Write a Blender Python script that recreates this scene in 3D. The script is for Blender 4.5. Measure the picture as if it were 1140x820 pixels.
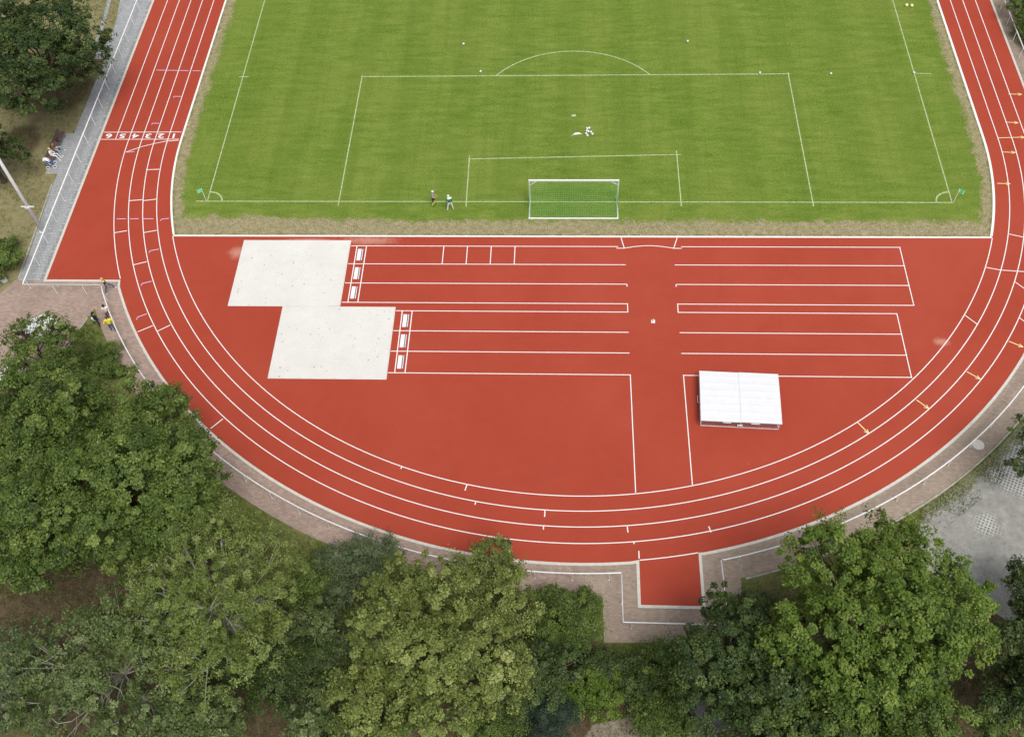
import bpy, bmesh, math, random
import numpy as np
from mathutils import Vector, Matrix, Euler
R_ = math.radians
scene = bpy.context.scene
COL = scene.collection
for b in list(bpy.data.objects): bpy.data.objects.remove(b)

# ------------------------------------------------------------------ camera (fitted to the pitch markings)
F_PX, W_PX, H_PX = 1124.527, 1140.0, 820.0
CAM = np.array([-0.841, -61.091, 62.860])
cF = np.array([-0.04929848, 0.57009436, -0.82009882])
cR = np.array([0.99874597, 0.03531131, -0.0354907])
cU = np.array([-0.00872572, 0.82082003, 0.57112024])
def at(px, py, z=0.0):
    """world point at height z that lies on the measured sight line of a photo pixel (used once, to survey the place)"""
    d = cF + (px-570)/F_PX*cR + (410-py)/F_PX*cU
    t = (z-CAM[2])/d[2]
    p = CAM + t*d
    return Vector(p)
cam_d = bpy.data.cameras.new('camera')
cam = bpy.data.objects.new('camera', cam_d); COL.objects.link(cam)
cam_d.sensor_fit = 'HORIZONTAL'; cam_d.sensor_width = 36; cam_d.lens = F_PX/W_PX*36
cam_d.clip_start = 0.5; cam_d.clip_end = 6000
cam.matrix_world = Matrix(((cR[0], cU[0], -cF[0], CAM[0]), (cR[1], cU[1], -cF[1], CAM[1]), (cR[2], cU[2], -cF[2], CAM[2]), (0, 0, 0, 1)))
scene.camera = cam

# ------------------------------------------------------------------ light
SUN_EL, SUN_AZ = R_(62), R_(150)      # azimuth from +y (north) towards +x
w = bpy.data.worlds.new('World'); scene.world = w; w.use_nodes = True
nt = w.node_tree; nt.nodes.clear()
sky = nt.nodes.new('ShaderNodeTexSky'); sky.sky_type = 'NISHITA'; sky.sun_disc = False
sky.sun_elevation = SUN_EL; sky.sun_rotation = SUN_AZ; sky.air_density = 1.0; sky.dust_density = 3.0; sky.ozone_density = 1.0
hs = nt.nodes.new('ShaderNodeHueSaturation'); hs.inputs['Saturation'].default_value = 0.25
bg = nt.nodes.new('ShaderNodeBackground'); bg.inputs['Strength'].default_value = 0.12
ow = nt.nodes.new('ShaderNodeOutputWorld')
nt.links.new(sky.outputs[0], hs.inputs['Color']); nt.links.new(hs.outputs[0], bg.inputs['Color']); nt.links.new(bg.outputs[0], ow.inputs['Surface'])
sd = bpy.data.lights.new('sun', 'SUN'); sd.energy = 1.5; sd.angle = R_(26); sd.color = (1.0, 0.96, 0.9)
so = bpy.data.objects.new('sun', sd); COL.objects.link(so)
sdir = Vector((math.sin(SUN_AZ)*math.cos(SUN_EL), math.cos(SUN_AZ)*math.cos(SUN_EL), math.sin(SUN_EL)))
so.rotation_euler = sdir.to_track_quat('Z', 'Y').to_euler(); so.location = (0, 0, 120)
vs = scene.view_settings
scene.display_settings.display_device = 'sRGB'
vs.view_transform = 'Standard'; vs.look = 'None'; vs.gamma = 1; vs.exposure = 0.46; vs.use_curve_mapping = False

# ------------------------------------------------------------------ materials
class NT:
    def __init__(s, name):
        s.m = bpy.data.materials.new(name); s.m.use_nodes = True
        s.t = s.m.node_tree; s.n = s.t.nodes; s.b = s.n['Principled BSDF']; s.out = s.n['Material Output']
    def node(s, ty, **kw):
        n = s.n.new(ty)
        for k, v in kw.items(): setattr(n, k, v)
        return n
    def link(s, a, b): s.t.links.new(a, b)
    def pos(s):
        if not hasattr(s, '_pos'): s._pos = s.node('ShaderNodeNewGeometry').outputs['Position']
        return s._pos
    def mapped(s, scale=(1, 1, 1), rot=0):
        mp = s.node('ShaderNodeMapping'); mp.inputs['Scale'].default_value = scale; mp.inputs['Rotation'].default_value = (0, 0, rot)
        s.link(s.pos(), mp.inputs['Vector']); return mp.outputs[0]
    def noise(s, scale, detail=4, rough=.6, vec=None, dist=0):
        n = s.node('ShaderNodeTexNoise'); n.inputs['Scale'].default_value = scale; n.inputs['Detail'].default_value = detail
        n.inputs['Roughness'].default_value = rough; n.inputs['Distortion'].default_value = dist
        s.link(vec or s.pos(), n.inputs['Vector']); return n.outputs['Fac']
    def ramp(s, fac, stops):
        r = s.node('ShaderNodeValToRGB'); e = r.color_ramp.elements
        while len(e) < len(stops): e.new(.5)
        for i, (p, c) in enumerate(stops):
            e[i].position = p; e[i].color = (*c, 1) if not isinstance(c, (int, float)) else (c, c, c, 1)
        s.link(fac, r.inputs[0]); return r.outputs[0]
    def val(s, x, sock):
        if isinstance(x, (int, float)): sock.default_value = x
        elif isinstance(x, tuple): sock.default_value = (*x, 1) if len(x) == 3 else x
        else: s.link(x, sock)
    def math(s, op, a, b=0.0, clamp=False):
        n = s.node('ShaderNodeMath', operation=op, use_clamp=clamp); s.val(a, n.inputs[0]); s.val(b, n.inputs[1]); return n.outputs[0]
    def mix(s, fac, a, b, mode='MIX'):
        n = s.node('ShaderNodeMix', data_type='RGBA', blend_type=mode)
        s.val(fac, n.inputs[0]); s.val(a, n.inputs[6]); s.val(b, n.inputs[7]); return n.outputs[2]
    def smooth(s, x, a, b):
        n = s.node('ShaderNodeMapRange', interpolation_type='SMOOTHSTEP')
        s.val(x, n.inputs[0]); n.inputs[1].default_value = a; n.inputs[2].default_value = b; return n.outputs[0]
    def xyz(s):
        n = s.node('ShaderNodeSeparateXYZ'); s.link(s.pos(), n.inputs[0]); return n.outputs
    def col(s, c): s.val(c, s.b.inputs['Base Color'])
    def bump(s, h, strength=.3, dist=.02):
        n = s.node('ShaderNodeBump'); n.inputs['Strength'].default_value = strength; n.inputs['Distance'].default_value = dist
        s.link(h, n.inputs['Height']); s.link(n.outputs[0], s.b.inputs['Normal'])
    def fin(s, rough=.8, spec=.3, metal=0):
        s.b.inputs['Roughness'].default_value = rough; s.b.inputs['Specular IOR Level'].default_value = spec; s.b.inputs['Metallic'].default_value = metal
        return s.m
def plain(name, c, rough=.6, spec=.3, metal=0, var=.12, scale=6):
    t = NT(name); n = t.noise(scale, 3)
    lo = tuple(x*(1-var) for x in c); hi = tuple(min(1, x*(1+var)) for x in c)
    t.col(t.ramp(n, [(.3, lo), (.7, hi)])); return t.fin(rough, spec, metal)
def tint_mat(name, stops, rough=.5, trans=.20, spec=.25):
    """leaf / blade material; the colour spread is a per-leaf random attribute"""
    t = NT(name); a = t.node('ShaderNodeAttribute', attribute_name='tint')
    c = t.ramp(a.outputs['Fac'], [(p, (q[0]*.78, q[1]*.84, q[2]*.84)) for p, q in stops]); t.col(c); t.fin(rough, spec)
    tr = t.node('ShaderNodeBsdfTranslucent'); mx = t.node('ShaderNodeMixShader'); mx.inputs[0].default_value = trans
    hsn = t.node('ShaderNodeHueSaturation'); hsn.inputs['Hue'].default_value = .485; hsn.inputs['Value'].default_value = 1.2
    t.link(c, hsn.inputs['Color']); t.link(hsn.outputs[0], tr.inputs['Color'])
    t.link(t.b.outputs[0], mx.inputs[1]); t.link(tr.outputs[0], mx.inputs[2]); t.link(mx.outputs[0], t.out.inputs['Surface'])
    return t.m

def m_pitch():
    t = NT('pitch_grass'); X, Y, Z = t.xyz()
    ym = t.math('MINIMUM', t.math('SUBTRACT', Y, 7.88), 0.0); xm = t.math('SUBTRACT', X, 0.1)
    r = t.math('SQRT', t.math('ADD', t.math('MULTIPLY', xm, xm), t.math('MULTIPLY', ym, ym)))
    ds = t.math('SUBTRACT', 36.0, r); db = t.math('ADD', Y, 4.05)
    left = t.smooth(X, -14, -30)
    # dry worn strip beside the kerbs, ragged edge
    e1 = t.math('SUBTRACT', ds, 1.0); e2 = t.math('SUBTRACT', t.math('SUBTRACT', db, 1.75), t.math('MULTIPLY', left, .45))
    e = t.math('MINIMUM', e1, e2)
    wob = t.math('ADD', t.math('MULTIPLY', t.math('SUBTRACT', t.noise(.7, 6, .72), .5), 2.6), t.math('MULTIPLY', t.math('SUBTRACT', t.noise(5, 4, .7), .5), 1.5))
    e = t.math('ADD', e, wob)
    green = t.smooth(e, -.25, .35)
    g1 = t.noise(.12, 5, .6); g2 = t.noise(1.0, 6, .7, t.mapped((.35, 1.5, 1))); g3 = t.noise(7.0, 3, .7)
    g4 = t.noise(1.0, 3, .6, t.mapped((1.15, .05, 1)))
    base = t.ramp(g2, [(.30, (.066, .128, .010)), (.5, (.116, .188, .020)), (.70, (.188, .240, .048))])
    base = t.mix(t.smooth(g1, .35, .68), base, t.mix(.42, base, (.195, .235, .045)))
    base = t.mix(t.math('MULTIPLY', t.smooth(g4, .45, .65), .26), base, (.080, .132, .012))
    base = t.mix(t.math('MULTIPLY', t.smooth(g3, .46, .68), .7), base, (.225, .265, .062))
    base = t.mix(t.math('MULTIPLY', t.smooth(t.noise(11.0, 3, .7), .52, .68), .55), base, (.065, .115, .010))
    bx = t.math('SINE', t.math('ADD', t.math('MULTIPLY', X, 1.25), t.math('MULTIPLY', t.noise(.16, 3, .5), 4.0)))
    base = t.mix(t.math('MULTIPLY', t.smooth(bx, -.5, .5), .20), base, (.070, .135, .012))
    # a few dry scuffs
    sc = t.math('MULTIPLY', t.smooth(t.noise(.55, 6, .7, t.mapped((.6, 1.6, 1))), .66, .76), .55)
    base = t.mix(sc, base, (.28, .235, .09))
    d1 = t.noise(2.2, 6, .7); d2 = t.noise(9, 3, .7)
    dry = t.ramp(d1, [(.3, (.19, .155, .08)), (.48, (.33, .27, .165)), (.7, (.43, .365, .245))])
    dry = t.mix(t.math('MULTIPLY', t.smooth(d2, .42, .62), .85), dry, (.150, .158, .055))
    # mossy green line right against the kerb
    gk = t.math('MULTIPLY', t.math('SUBTRACT', 1.0, t.smooth(t.math('MINIMUM', ds, db), .1, .5)), t.smooth(t.noise(1.7, 4, .7), .42, .6))
    dry = t.mix(gk, dry, (.10, .13, .03))
    t.col(t.mix(green, dry, base)); t.bump(g3, .5, .05); return t.fin(.9, .15)
def m_track(name='red_tartan', k=1.0):
    t = NT(name)
    n1 = t.noise(.10, 4, .6); n2 = t.noise(.9, 5, .65); n3 = t.noise(60, 2, .5)
    c = t.ramp(n1, [(.3, (.415*k, .058*k, .030*k)), (.7, (.455*k, .070*k, .037*k))])
    c = t.mix(t.math('MULTIPLY', t.smooth(n2, .35, .8), .4), c, (.47*k, .082*k, .046*k))
    c = t.mix(t.math('MULTIPLY', t.smooth(n3, .4, .7), .35), c, (.36*k, .048*k, .026*k))
    # pale dust specks and rubbed spots
    v = t.noise(3.2, 2, .5); c = t.mix(t.math('MULTIPLY', t.smooth(v, .79, .83), .5), c, (.62, .40, .32))
    st = t.noise(.22, 6, .75); c = t.mix(t.math('MULTIPLY', t.smooth(st, .52, .78), .30), c, (.29*k, .045*k, .030*k))
    s2 = t.noise(.05, 5, .7); c = t.mix(t.math('MULTIPLY', t.smooth(s2, .45, .7), .25), c, (.50*k, .095*k, .058*k))
    s3 = t.noise(1.0, 5, .7, t.mapped((.25, 2.2, 1))); c = t.mix(t.math('MULTIPLY', t.smooth(s3, .56, .75), .18), c, (.33*k, .06*k, .045*k))
    # sand blown off the jumping pits
    X, Y, Z = t.xyz()
    def near(x, y, rx, ry):
        a = t.math('DIVIDE', t.math('SUBTRACT', X, x), rx); b = t.math('DIVIDE', t.math('SUBTRACT', Y, y), ry)
        return t.math('SUBTRACT', 1.0, t.math('SQRT', t.math('ADD', t.math('MULTIPLY', a, a), t.math('MULTIPLY', b, b))))
    g = t.math('MAXIMUM', near(-17, -4.5, 3.6, .7), t.math('MAXIMUM', near(-28.0, -5.9, 1.1, 1.0), near(-22, -4.5, 3.5, .4)))
    g = t.math('MAXIMUM', g, t.math('MULTIPLY', near(27.9, -14.6, .9, .6), 1.0))
    g = t.smooth(t.math('ADD', g, t.math('MULTIPLY', t.math('SUBTRACT', t.noise(2.5, 6, .75), .5), 1.2)), .1, .9)
    c = t.mix(t.math('MULTIPLY', g, .5), c, (.58, .36, .27))
    t.col(c); t.bump(n3, .25, .004); return t.fin(.7, .18)
def m_bricks(name, c1, c2, mortar, size=(.2, .1), rot=0, stain=.5, patch=None):
    t = NT(name)
    bt = t.node('ShaderNodeTexBrick'); bt.inputs['Scale'].default_value = 1
    bt.inputs['Brick Width'].default_value = size[0]; bt.inputs['Row Height'].default_value = size[1]; bt.inputs['Mortar Size'].default_value = size[1]*.07
    bt.inputs['Color1'].default_value = (*c1, 1); bt.inputs['Color2'].default_value = (*c2, 1); bt.inputs['Mortar'].default_value = (*mortar, 1)
    bt.inputs['Bias'].default_value = 0
    t.link(t.mapped((1, 1, 1), rot), bt.inputs['Vector'])
    c = bt.outputs['Color']
    n1 = t.noise(.35, 6, .7); n2 = t.noise(3, 5, .7)
    c = t.mix(t.math('MULTIPLY', t.smooth(n1, .42, .75), stain), c, tuple(x*.62 for x in c1))
    c = t.mix(t.math('MULTIPLY', t.smooth(n2, .5, .75), .5), c, tuple(min(1, x*1.35) for x in c2))
    # darker courses, in rows
    n3 = t.noise(1.0, 4, .8, t.mapped((.7, 3.5, 1), rot)); c = t.mix(t.math('MULTIPLY', t.smooth(n3, .6, .7), .4), c, tuple(x*.5 for x in c1))
    n4 = t.noise(1.6, 3, .6); c = t.mix(t.math('MULTIPLY', t.smooth(n4, .68, .74), .5), c, (.45, .40, .36))
    t.col(c); t.bump(bt.outputs['Fac'], -.3, .01); return t.fin(.85, .25)
def m_ground():
    t = NT('rough_ground'); a = t.node('ShaderNodeAttribute', attribute_name='forest').outputs['Fac']
    n1 = t.noise(.25, 6, .65); n2 = t.noise(2.0, 6, .7); n3 = t.noise(10, 3, .7)
    grass = t.ramp(n2, [(.28, (.065, .098, .018)), (.5, (.125, .150, .038)), (.75, (.20, .195, .08))])
    X, Y, Z = t.xyz(); west = t.math('MULTIPLY', t.smooth(X, -43, -47), t.smooth(Y, -14, -8))
    grass = t.mix(t.math('MULTIPLY', t.smooth(n1, .42, .68), .65), grass, (.24, .205, .10))
    grass = t.mix(t.math('MULTIPLY', west, t.smooth(n2, .25, .6)), grass, (.27, .23, .125))
    grass = t.mix(t.math('MULTIPLY', t.smooth(n3, .5, .75), .4), grass, (.05, .07, .015))
    soil = t.ramp(n2, [(.3, (.055, .042, .025)), (.55, (.115, .085, .05)), (.75, (.19, .14, .082))])
    soil = t.mix(t.math('MULTIPLY', t.smooth(n3, .52, .7), .5), soil, (.06, .065, .02))
    f = t.smooth(t.math('ADD', a, t.math('MULTIPLY', t.math('SUBTRACT', n1, .5), 1.1)), .35, .65)
    t.col(t.mix(f, grass, soil)); t.bump(n3, .7, .08); return t.fin(.95, .1)
def m_sand():
    t = NT('pale_sand'); n1 = t.noise(.5, 6, .65); n2 = t.noise(26, 3, .7); n3 = t.noise(2.6, 2, .55)
    c = t.ramp(n1, [(.3, (.65, .635, .60)), (.7, (.72, .705, .67))])
    c = t.mix(t.math('MULTIPLY', t.smooth(n2, .42, .66), .6), c, (.53, .51, .465))
    c = t.mix(t.math('MULTIPLY', t.smooth(t.noise(5, 5, .75), .55, .7), .4), c, (.47, .455, .42))
    v = t.node('ShaderNodeTexVoronoi'); v.inputs['Scale'].default_value = 2.6; t.link(t.pos(), v.inputs['Vector'])
    sp = t.math('SUBTRACT', 1.0, t.smooth(v.outputs['Distance'], .10, .18))
    sp = t.math('MULTIPLY', sp, t.smooth(t.noise(1.5, 4, .7), .50, .58))
    c = t.mix(t.math('MULTIPLY', sp, .9), c, (.16, .14, .12))
    t.col(c); t.bump(n2, .6, .03); return t.fin(.95, .1)
def m_gravel():
    t = NT('grey_gravel'); X, Y, Z = t.xyz()
    n1 = t.noise(.3, 6, .7); n2 = t.noise(14, 3, .7); n3 = t.noise(1.4, 6, .72)
    c = t.ramp(n3, [(.3, (.20, .195, .175)), (.5, (.29, .285, .26)), (.72, (.38, .37, .34))])
    c = t.mix(t.math('MULTIPLY', t.smooth(n2, .5, .72), .45), c, (.20, .20, .185))
    # concrete lattice pavers showing where the gravel is thin
    mp = t.mapped((4.4, 4.4, 1), R_(28)); sx = t.node('ShaderNodeSeparateXYZ'); t.link(mp, sx.inputs[0])
    fx = t.math('ABSOLUTE', t.math('SUBTRACT', t.math('FRACT', sx.outputs[0]), .5)); fy = t.math('ABSOLUTE', t.math('SUBTRACT', t.math('FRACT', sx.outputs[1]), .5))
    hole = t.math('SUBTRACT', 1.0, t.smooth(t.math('MAXIMUM', fx, fy), .22, .30))
    def near(x, y, rr):
        a = t.math('SUBTRACT', X, x); b = t.math('SUBTRACT', Y, y)
        return t.math('SUBTRACT', 1.0, t.math('DIVIDE', t.math('SQRT', t.math('ADD', t.math('MULTIPLY', a, a), t.math('MULTIPLY', b, b))), rr))
    z = t.math('MAXIMUM', near(31.0, -25.3, 2.9), t.math('MULTIPLY', near(27.8, -29.8, 1.6), .35))
    z = t.smooth(t.math('ADD', z, t.math('MULTIPLY', t.math('SUBTRACT', n3, .5), .6)), .1, .3)
    c = t.mix(z, c, t.mix(hole, (.46, .46, .44), (.12, .125, .085)))
    xm = t.math('SUBTRACT', X, .1); ym = t.math('SUBTRACT', Y, 7.88); rr_ = t.math('SQRT', t.math('ADD', t.math('MULTIPLY', xm, xm), t.math('MULTIPLY', ym, ym)))
    vg = t.smooth(t.math('ADD', t.math('SUBTRACT', 44.4, rr_), t.math('MULTIPLY', t.math('SUBTRACT', t.noise(1.3, 5, .7), .5), 2.2)), -.2, .45)
    gr = t.mix(t.smooth(t.noise(6, 3, .7), .4, .65), (.10, .125, .035), (.27, .245, .15))
    c = t.mix(t.math('MULTIPLY', vg, .9), c, gr)
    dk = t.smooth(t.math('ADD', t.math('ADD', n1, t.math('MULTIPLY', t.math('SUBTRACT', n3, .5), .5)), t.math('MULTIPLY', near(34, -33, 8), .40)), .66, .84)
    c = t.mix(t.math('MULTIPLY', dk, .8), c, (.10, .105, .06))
    c = t.mix(t.math('MULTIPLY', t.smooth(t.noise(4.5, 5, .75), .55, .68), .6), c, (.19, .19, .15))
    t.col(c); t.bump(n2, .8, .04); return t.fin(.95, .15)
def m_line(name, c, worn, cut=(.60, .72)):
    t = NT(name); n = t.noise(8, 5, .75); t.col(t.mix(t.smooth(n, *cut), c, worn)); return t.fin(.6, .3)

M = {}
M['pitch'] = m_pitch(); M['track'] = m_track(k=.805); M['ground'] = m_ground(); M['sand'] = m_sand(); M['gravel'] = m_gravel()
M['brick'] = m_bricks('reddish_brick_paving', (.30, .215, .175), (.40, .30, .245), (.23, .185, .155), (.30, .15), 0, .5)
M['brick2'] = m_bricks('ochre_brick_paving', (.285, .22, .172), (.36, .285, .225), (.21, .17, .135), (.26, .13), 0, .35)
M['grey'] = m_bricks('grey_paving', (.29, .30, .305), (.36, .37, .375), (.235, .24, .245), (.30, .30), 0, .35)
M['channel'] = m_bricks('paved_channel', (.36, .36, .36), (.24, .245, .25), (.16, .16, .16), (1.2, .4), 0, .2)
M['asphalt'] = plain('asphalt_path', (.15, .15, .155), .9, .2, 0, .25, 12)
M['dirt'] = plain('dry_dirt', (.24, .20, .15), .95, .1, 0, .35, 3)
M['kerb'] = plain('cream_concrete', (.56, .54, .48), .85, .2, 0, .10, 4)
M['kerbw'] = plain('white_kerb_paint', (.76, .76, .73), .7, .3, 0, .06, 3)
M['line'] = m_line('white_line_paint', (.80, .79, .78), (.66, .56, .52), (.66, .8))
M['yellow'] = m_line('yellow_line_paint', (.82, .76, .36), (.6, .4, .12))
M['violet'] = m_line('violet_line_paint', (.62, .46, .62), (.5, .28, .32))
M['chalk'] = m_line('chalk_line', (.47, .54, .33), (.20, .28, .07), (.42, .64))
M['white'] = plain('white_enamel', (.78, .78, .78), .4, .5, 0, .05)
M['galv'] = plain('galvanised_steel', (.60, .62, .64), .5, .4, 0, .10)
M['dark'] = plain('dark_rubber', (.03, .03, .032), .6, .3)
M['board'] = plain('white_board', (.80, .80, .80), .5, .4, 0, .06)
M['clay'] = plain('grey_insert', (.16, .17, .20), .6, .3)
M['cover'] = plain('white_sheet_metal', (.69, .695, .71), .5, .3, 0, .03, 2)
M['foam'] = plain('red_brown_tarpaulin', (.30, .10, .07), .6, .3)
M['net'] = plain('green_net_cord', (.12, .42, .12), .7, .2)
M['flag'] = plain('mint_green_cloth', (.22, .72, .36), .7, .2)
M['bark'] = plain('brown_bark', (.085, .065, .048), .95, .1, 0, .4, 8)
M['palebark'] = plain('pale_grey_bark', (.34, .33, .28), .9, .15, 0, .25, 8)
M['wood'] = plain('dark_stained_wood', (.13, .075, .065), .7, .3, 0, .25, 10)
M['tarp'] = plain('white_canvas', (.78, .78, .76), .7, .2, 0, .06)
M['blue'] = plain('blue_fabric', (.05, .10, .25), .8, .2)
M['bluebag'] = plain('teal_fabric', (.03, .22, .20), .8, .2)

# ------------------------------------------------------------------ mesh helpers
def link(o, parent=None):
    COL.objects.link(o)
    if parent is not None: o.parent = parent
    return o
def tag(o, label, cat, group=None):
    o['label'] = label; o['category'] = cat
    if group: o['group'] = group
    return o
def empty(name, loc, label, cat, group=None, rz=0):
    o = bpy.data.objects.new(name, None); o.location = loc; o.rotation_euler = (0, 0, rz); o.empty_display_size = .2
    COL.objects.link(o); return tag(o, label, cat, group)
class MB:
    def __init__(s): s.v = []; s.f = []; s.mi = []
    def add(s, vs_, fs, mi=0):
        o = len(s.v); s.v += [tuple(v) for v in vs_]; s.f += [tuple(i+o for i in f) for f in fs]; s.mi += [mi]*len(fs); return s
    def box(s, lo, hi, mi=0):
        x0, y0, z0 = lo; x1, y1, z1 = hi
        return s.add([(x0, y0, z0), (x1, y0, z0), (x1, y1, z0), (x0, y1, z0), (x0, y0, z1), (x1, y0, z1), (x1, y1, z1), (x0, y1, z1)],
                     [(0, 3, 2, 1), (4, 5, 6, 7), (0, 1, 5, 4), (1, 2, 6, 5), (2, 3, 7, 6), (3, 0, 4, 7)], mi)
    def tube(s, pts, rad, n=6, mi=0, cap=True):
        pts = [Vector(p) for p in pts]; k = len(pts)
        rad = rad if isinstance(rad, (list, tuple)) else [rad]*k
        vs_ = []; 
        for i, p in enumerate(pts):
            d = (pts[min(i+1, k-1)]-pts[max(i-1, 0)])
            d = d.normalized() if d.length > 1e-9 else Vector((0, 0, 1))
            a = d.cross(Vector((0, 0, 1)));
            if a.length < .05: a = d.cross(Vector((1, 0, 0)))
            a.normalize(); b = d.cross(a)
            for j in range(n):
                t = 2*math.pi*j/n; vs_.append(p+(a*math.cos(t)+b*math.sin(t))*rad[i])
        fs = [(i*n+j, i*n+(j+1) % n, (i+1)*n+(j+1) % n, (i+1)*n+j) for i in range(k-1) for j in range(n)]
        if cap: fs += [tuple(range(n))[::-1], tuple((k-1)*n+j for j in range(n))]
        return s.add(vs_, fs, mi)
    def lathe(s, c, prof, n=16, mi=0):
        vs_ = [(c[0]+r*math.cos(2*math.pi*j/n), c[1]+r*math.sin(2*math.pi*j/n), c[2]+z) for r, z in prof for j in range(n)]
        k = len(prof)
        fs = [(i*n+j, i*n+(j+1) % n, (i+1)*n+(j+1) % n, (i+1)*n+j) for i in range(k-1) for j in range(n)]
        fs += [tuple(range(n))[::-1], tuple((k-1)*n+j for j in range(n))]
        return s.add(vs_, fs, mi)
    def sphere(s, c, r, n=10, mi=0, sc=(1, 1, 1)):
        prof = [(max(1e-3, math.sin(math.pi*i/(n//2+1))), -math.cos(math.pi*i/(n//2+1))) for i in range(n//2+2)]
        vs_ = [(c[0]+r*sc[0]*p*math.cos(2*math.pi*j/n), c[1]+r*sc[1]*p*math.sin(2*math.pi*j/n), c[2]+r*sc[2]*z) for p, z in prof for j in range(n)]
        k = len(prof)
        fs = [(i*n+j, i*n+(j+1) % n, (i+1)*n+(j+1) % n, (i+1)*n+j) for i in range(k-1) for j in range(n)]
        return s.add(vs_, fs, mi)
    def strip(s, pts, width, z, mi=0, closed=False, h=0):
        """flat ribbon (or low kerb of height h) along xy pts"""
        k = len(pts); L = []; Rr = []
        for i in range(k):
            a = pts[(i-1) % k] if (i > 0 or closed) else None; b = pts[i]; c = pts[(i+1) % k] if (i < k-1 or closed) else None
            d1 = Vector((b[0]-a[0], b[1]-a[1])).normalized() if a else None
            d2 = Vector((c[0]-b[0], c[1]-b[1])).normalized() if c else None
            d1 = d1 or d2; d2 = d2 or d1
            n1 = Vector((-d1.y, d1.x)); n2 = Vector((-d2.y, d2.x)); n = (n1+n2)
            if n.length < 1e-6: n = n1
            n.normalize(); w_ = width/2/max(.3, n.dot(n1))
            L.append((b[0]+n.x*w_, b[1]+n.y*w_)); Rr.append((b[0]-n.x*w_, b[1]-n.y*w_))
        m_ = k if closed else k-1
        if h == 0:
            vs_ = [(*p, z) for p in L]+[(*p, z) for p in Rr]
            fs = [(k+i, k+(i+1) % k, (i+1) % k, i) for i in range(m_)]
        else:
            vs_ = [(*p, z+h) for p in L]+[(*p, z+h) for p in Rr]+[(*p, z) for p in L]+[(*p, z) for p in Rr]
            fs = []
            for i in range(m_):
                j = (i+1) % k
                fs += [(k+i, k+j, j, i), (i, j, 2*k+j, 2*k+i), (k+j, k+i, 3*k+i, 3*k+j)]
            if not closed: fs += [(0, 2*k, 3*k, k), (k-1, 2*k-1, 4*k-1, 3*k-1)]
        return s.add(vs_, fs, mi)
    def poly(s, pts, z, mi=0):
        return s.add([(*p, z) for p in pts], [tuple(range(len(pts)))], mi)
    def build(s, name, mats, parent=None, loc=None, smooth=False):
        me = bpy.data.meshes.new(name); me.from_pydata(s.v, [], s.f); 
        mats = mats if isinstance(mats, (list, tuple)) else [mats]
        for m in mats: me.materials.append(m)
        me.polygons.foreach_set('material_index', s.mi)
        if smooth: me.polygons.foreach_set('use_smooth', [True]*len(s.f))
        me.update(); o = bpy.data.objects.new(name, me)
        if loc: o.location = loc
        return link(o, parent)
def structure(o): o['kind'] = 'structure'; return o
def stuff(o): o['kind'] = 'stuff'; return o
def copy_tree(o, parent=None):
    c = o.copy(); COL.objects.link(c)
    if parent is not None: c.parent = parent
    for ch in [x for x in bpy.data.objects if x.parent == o]: copy_tree(ch, c)
    return c
def inpoly(px, py, poly):
    ins = np.zeros(px.shape, bool); n = len(poly)
    for i in range(n):
        x0, y0 = poly[i]; x1, y1 = poly[(i+1) % n]
        c = ((y0 > py) != (y1 > py)) & (px < (x1-x0)*(py-y0)/((y1-y0) if y1 != y0 else 1e-9)+x0)
        ins ^= c
    return ins

# ------------------------------------------------------------------ the setting
CX, CY, NY = 0.1, 7.88, 92.3
def arc(r, a0, a1, n=64, cx=CX, cy=CY):
    return [(cx+r*math.cos(R_(a0+(a1-a0)*i/n)), cy+r*math.sin(R_(a0+(a1-a0)*i/n))) for i in range(n+1)]
def oval(r, n=96):
    """closed oval: south half circle west->east, then north half circle"""
    return arc(r, 180, 360, n) + arc(r, 0, 180, n, CX, NY)
def ang_y(r, y): return math.degrees(math.asin((y-CY)/r))          # angle (east side) where the circle meets y

# ground: one sheet to the horizon, dense near the stadium; 'forest' marks bare soil under the trees
def axis(lo, hi, step, far):
    a = list(np.arange(lo, hi+1e-6, step)); s = step
    while a[-1] < far: s *= 1.6; a.append(a[-1]+s)
    s = step
    while a[0] > -far: s *= 1.6; a.insert(0, a[0]-s)
    return np.array(a)
gx = axis(-62, 62, 1.0, 3000); gy = axis(-62, 40, 1.0, 3000)
GX, GY = np.meshgrid(gx, gy)
forest = np.zeros_like(GX)
for px, py, rr in [(40, 690, 5), (10, 640, 5), (275, 780, 3.5), (330, 800, 3), (120, 560, 6), (100, 640, 6), (200, 760, 4), (560, 780, 3), (690, 815, 3.5), (1100, 770, 4.5), (1120, 700, 4), (1000, 720, 5), (860, 760, 4), (450, 790, 4), (230, 620, 3), (60, 90, 5), (20, 160, 2), (570, 900, 12), (150, 900, 10), (1000, 900, 12), (330, 690, 2.5)]:
    p = at(px, py); d = np.hypot(GX-p.x, GY-p.y)/rr; forest = np.maximum(forest, np.clip(1.25-d*.75, 0, 1))
nx, ny = len(gx), len(gy)
verts = np.stack([GX.ravel(), GY.ravel(), np.zeros(GX.size)], -1)
idx = np.arange(nx*ny).reshape(ny, nx)
faces = np.stack([idx[:-1, :-1], idx[:-1, 1:], idx[1:, 1:], idx[1:, :-1]], -1).reshape(-1, 4)
me = bpy.data.meshes.new('ground'); me.from_pydata(verts.tolist(), [], faces.tolist()); me.materials.append(M['ground'])
at_ = me.attributes.new('forest', 'FLOAT', 'POINT'); at_.data.foreach_set('value', forest.ravel().astype(np.float32))
structure(link(bpy.data.objects.new('ground', me)))

Z0 = 0.012
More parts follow.
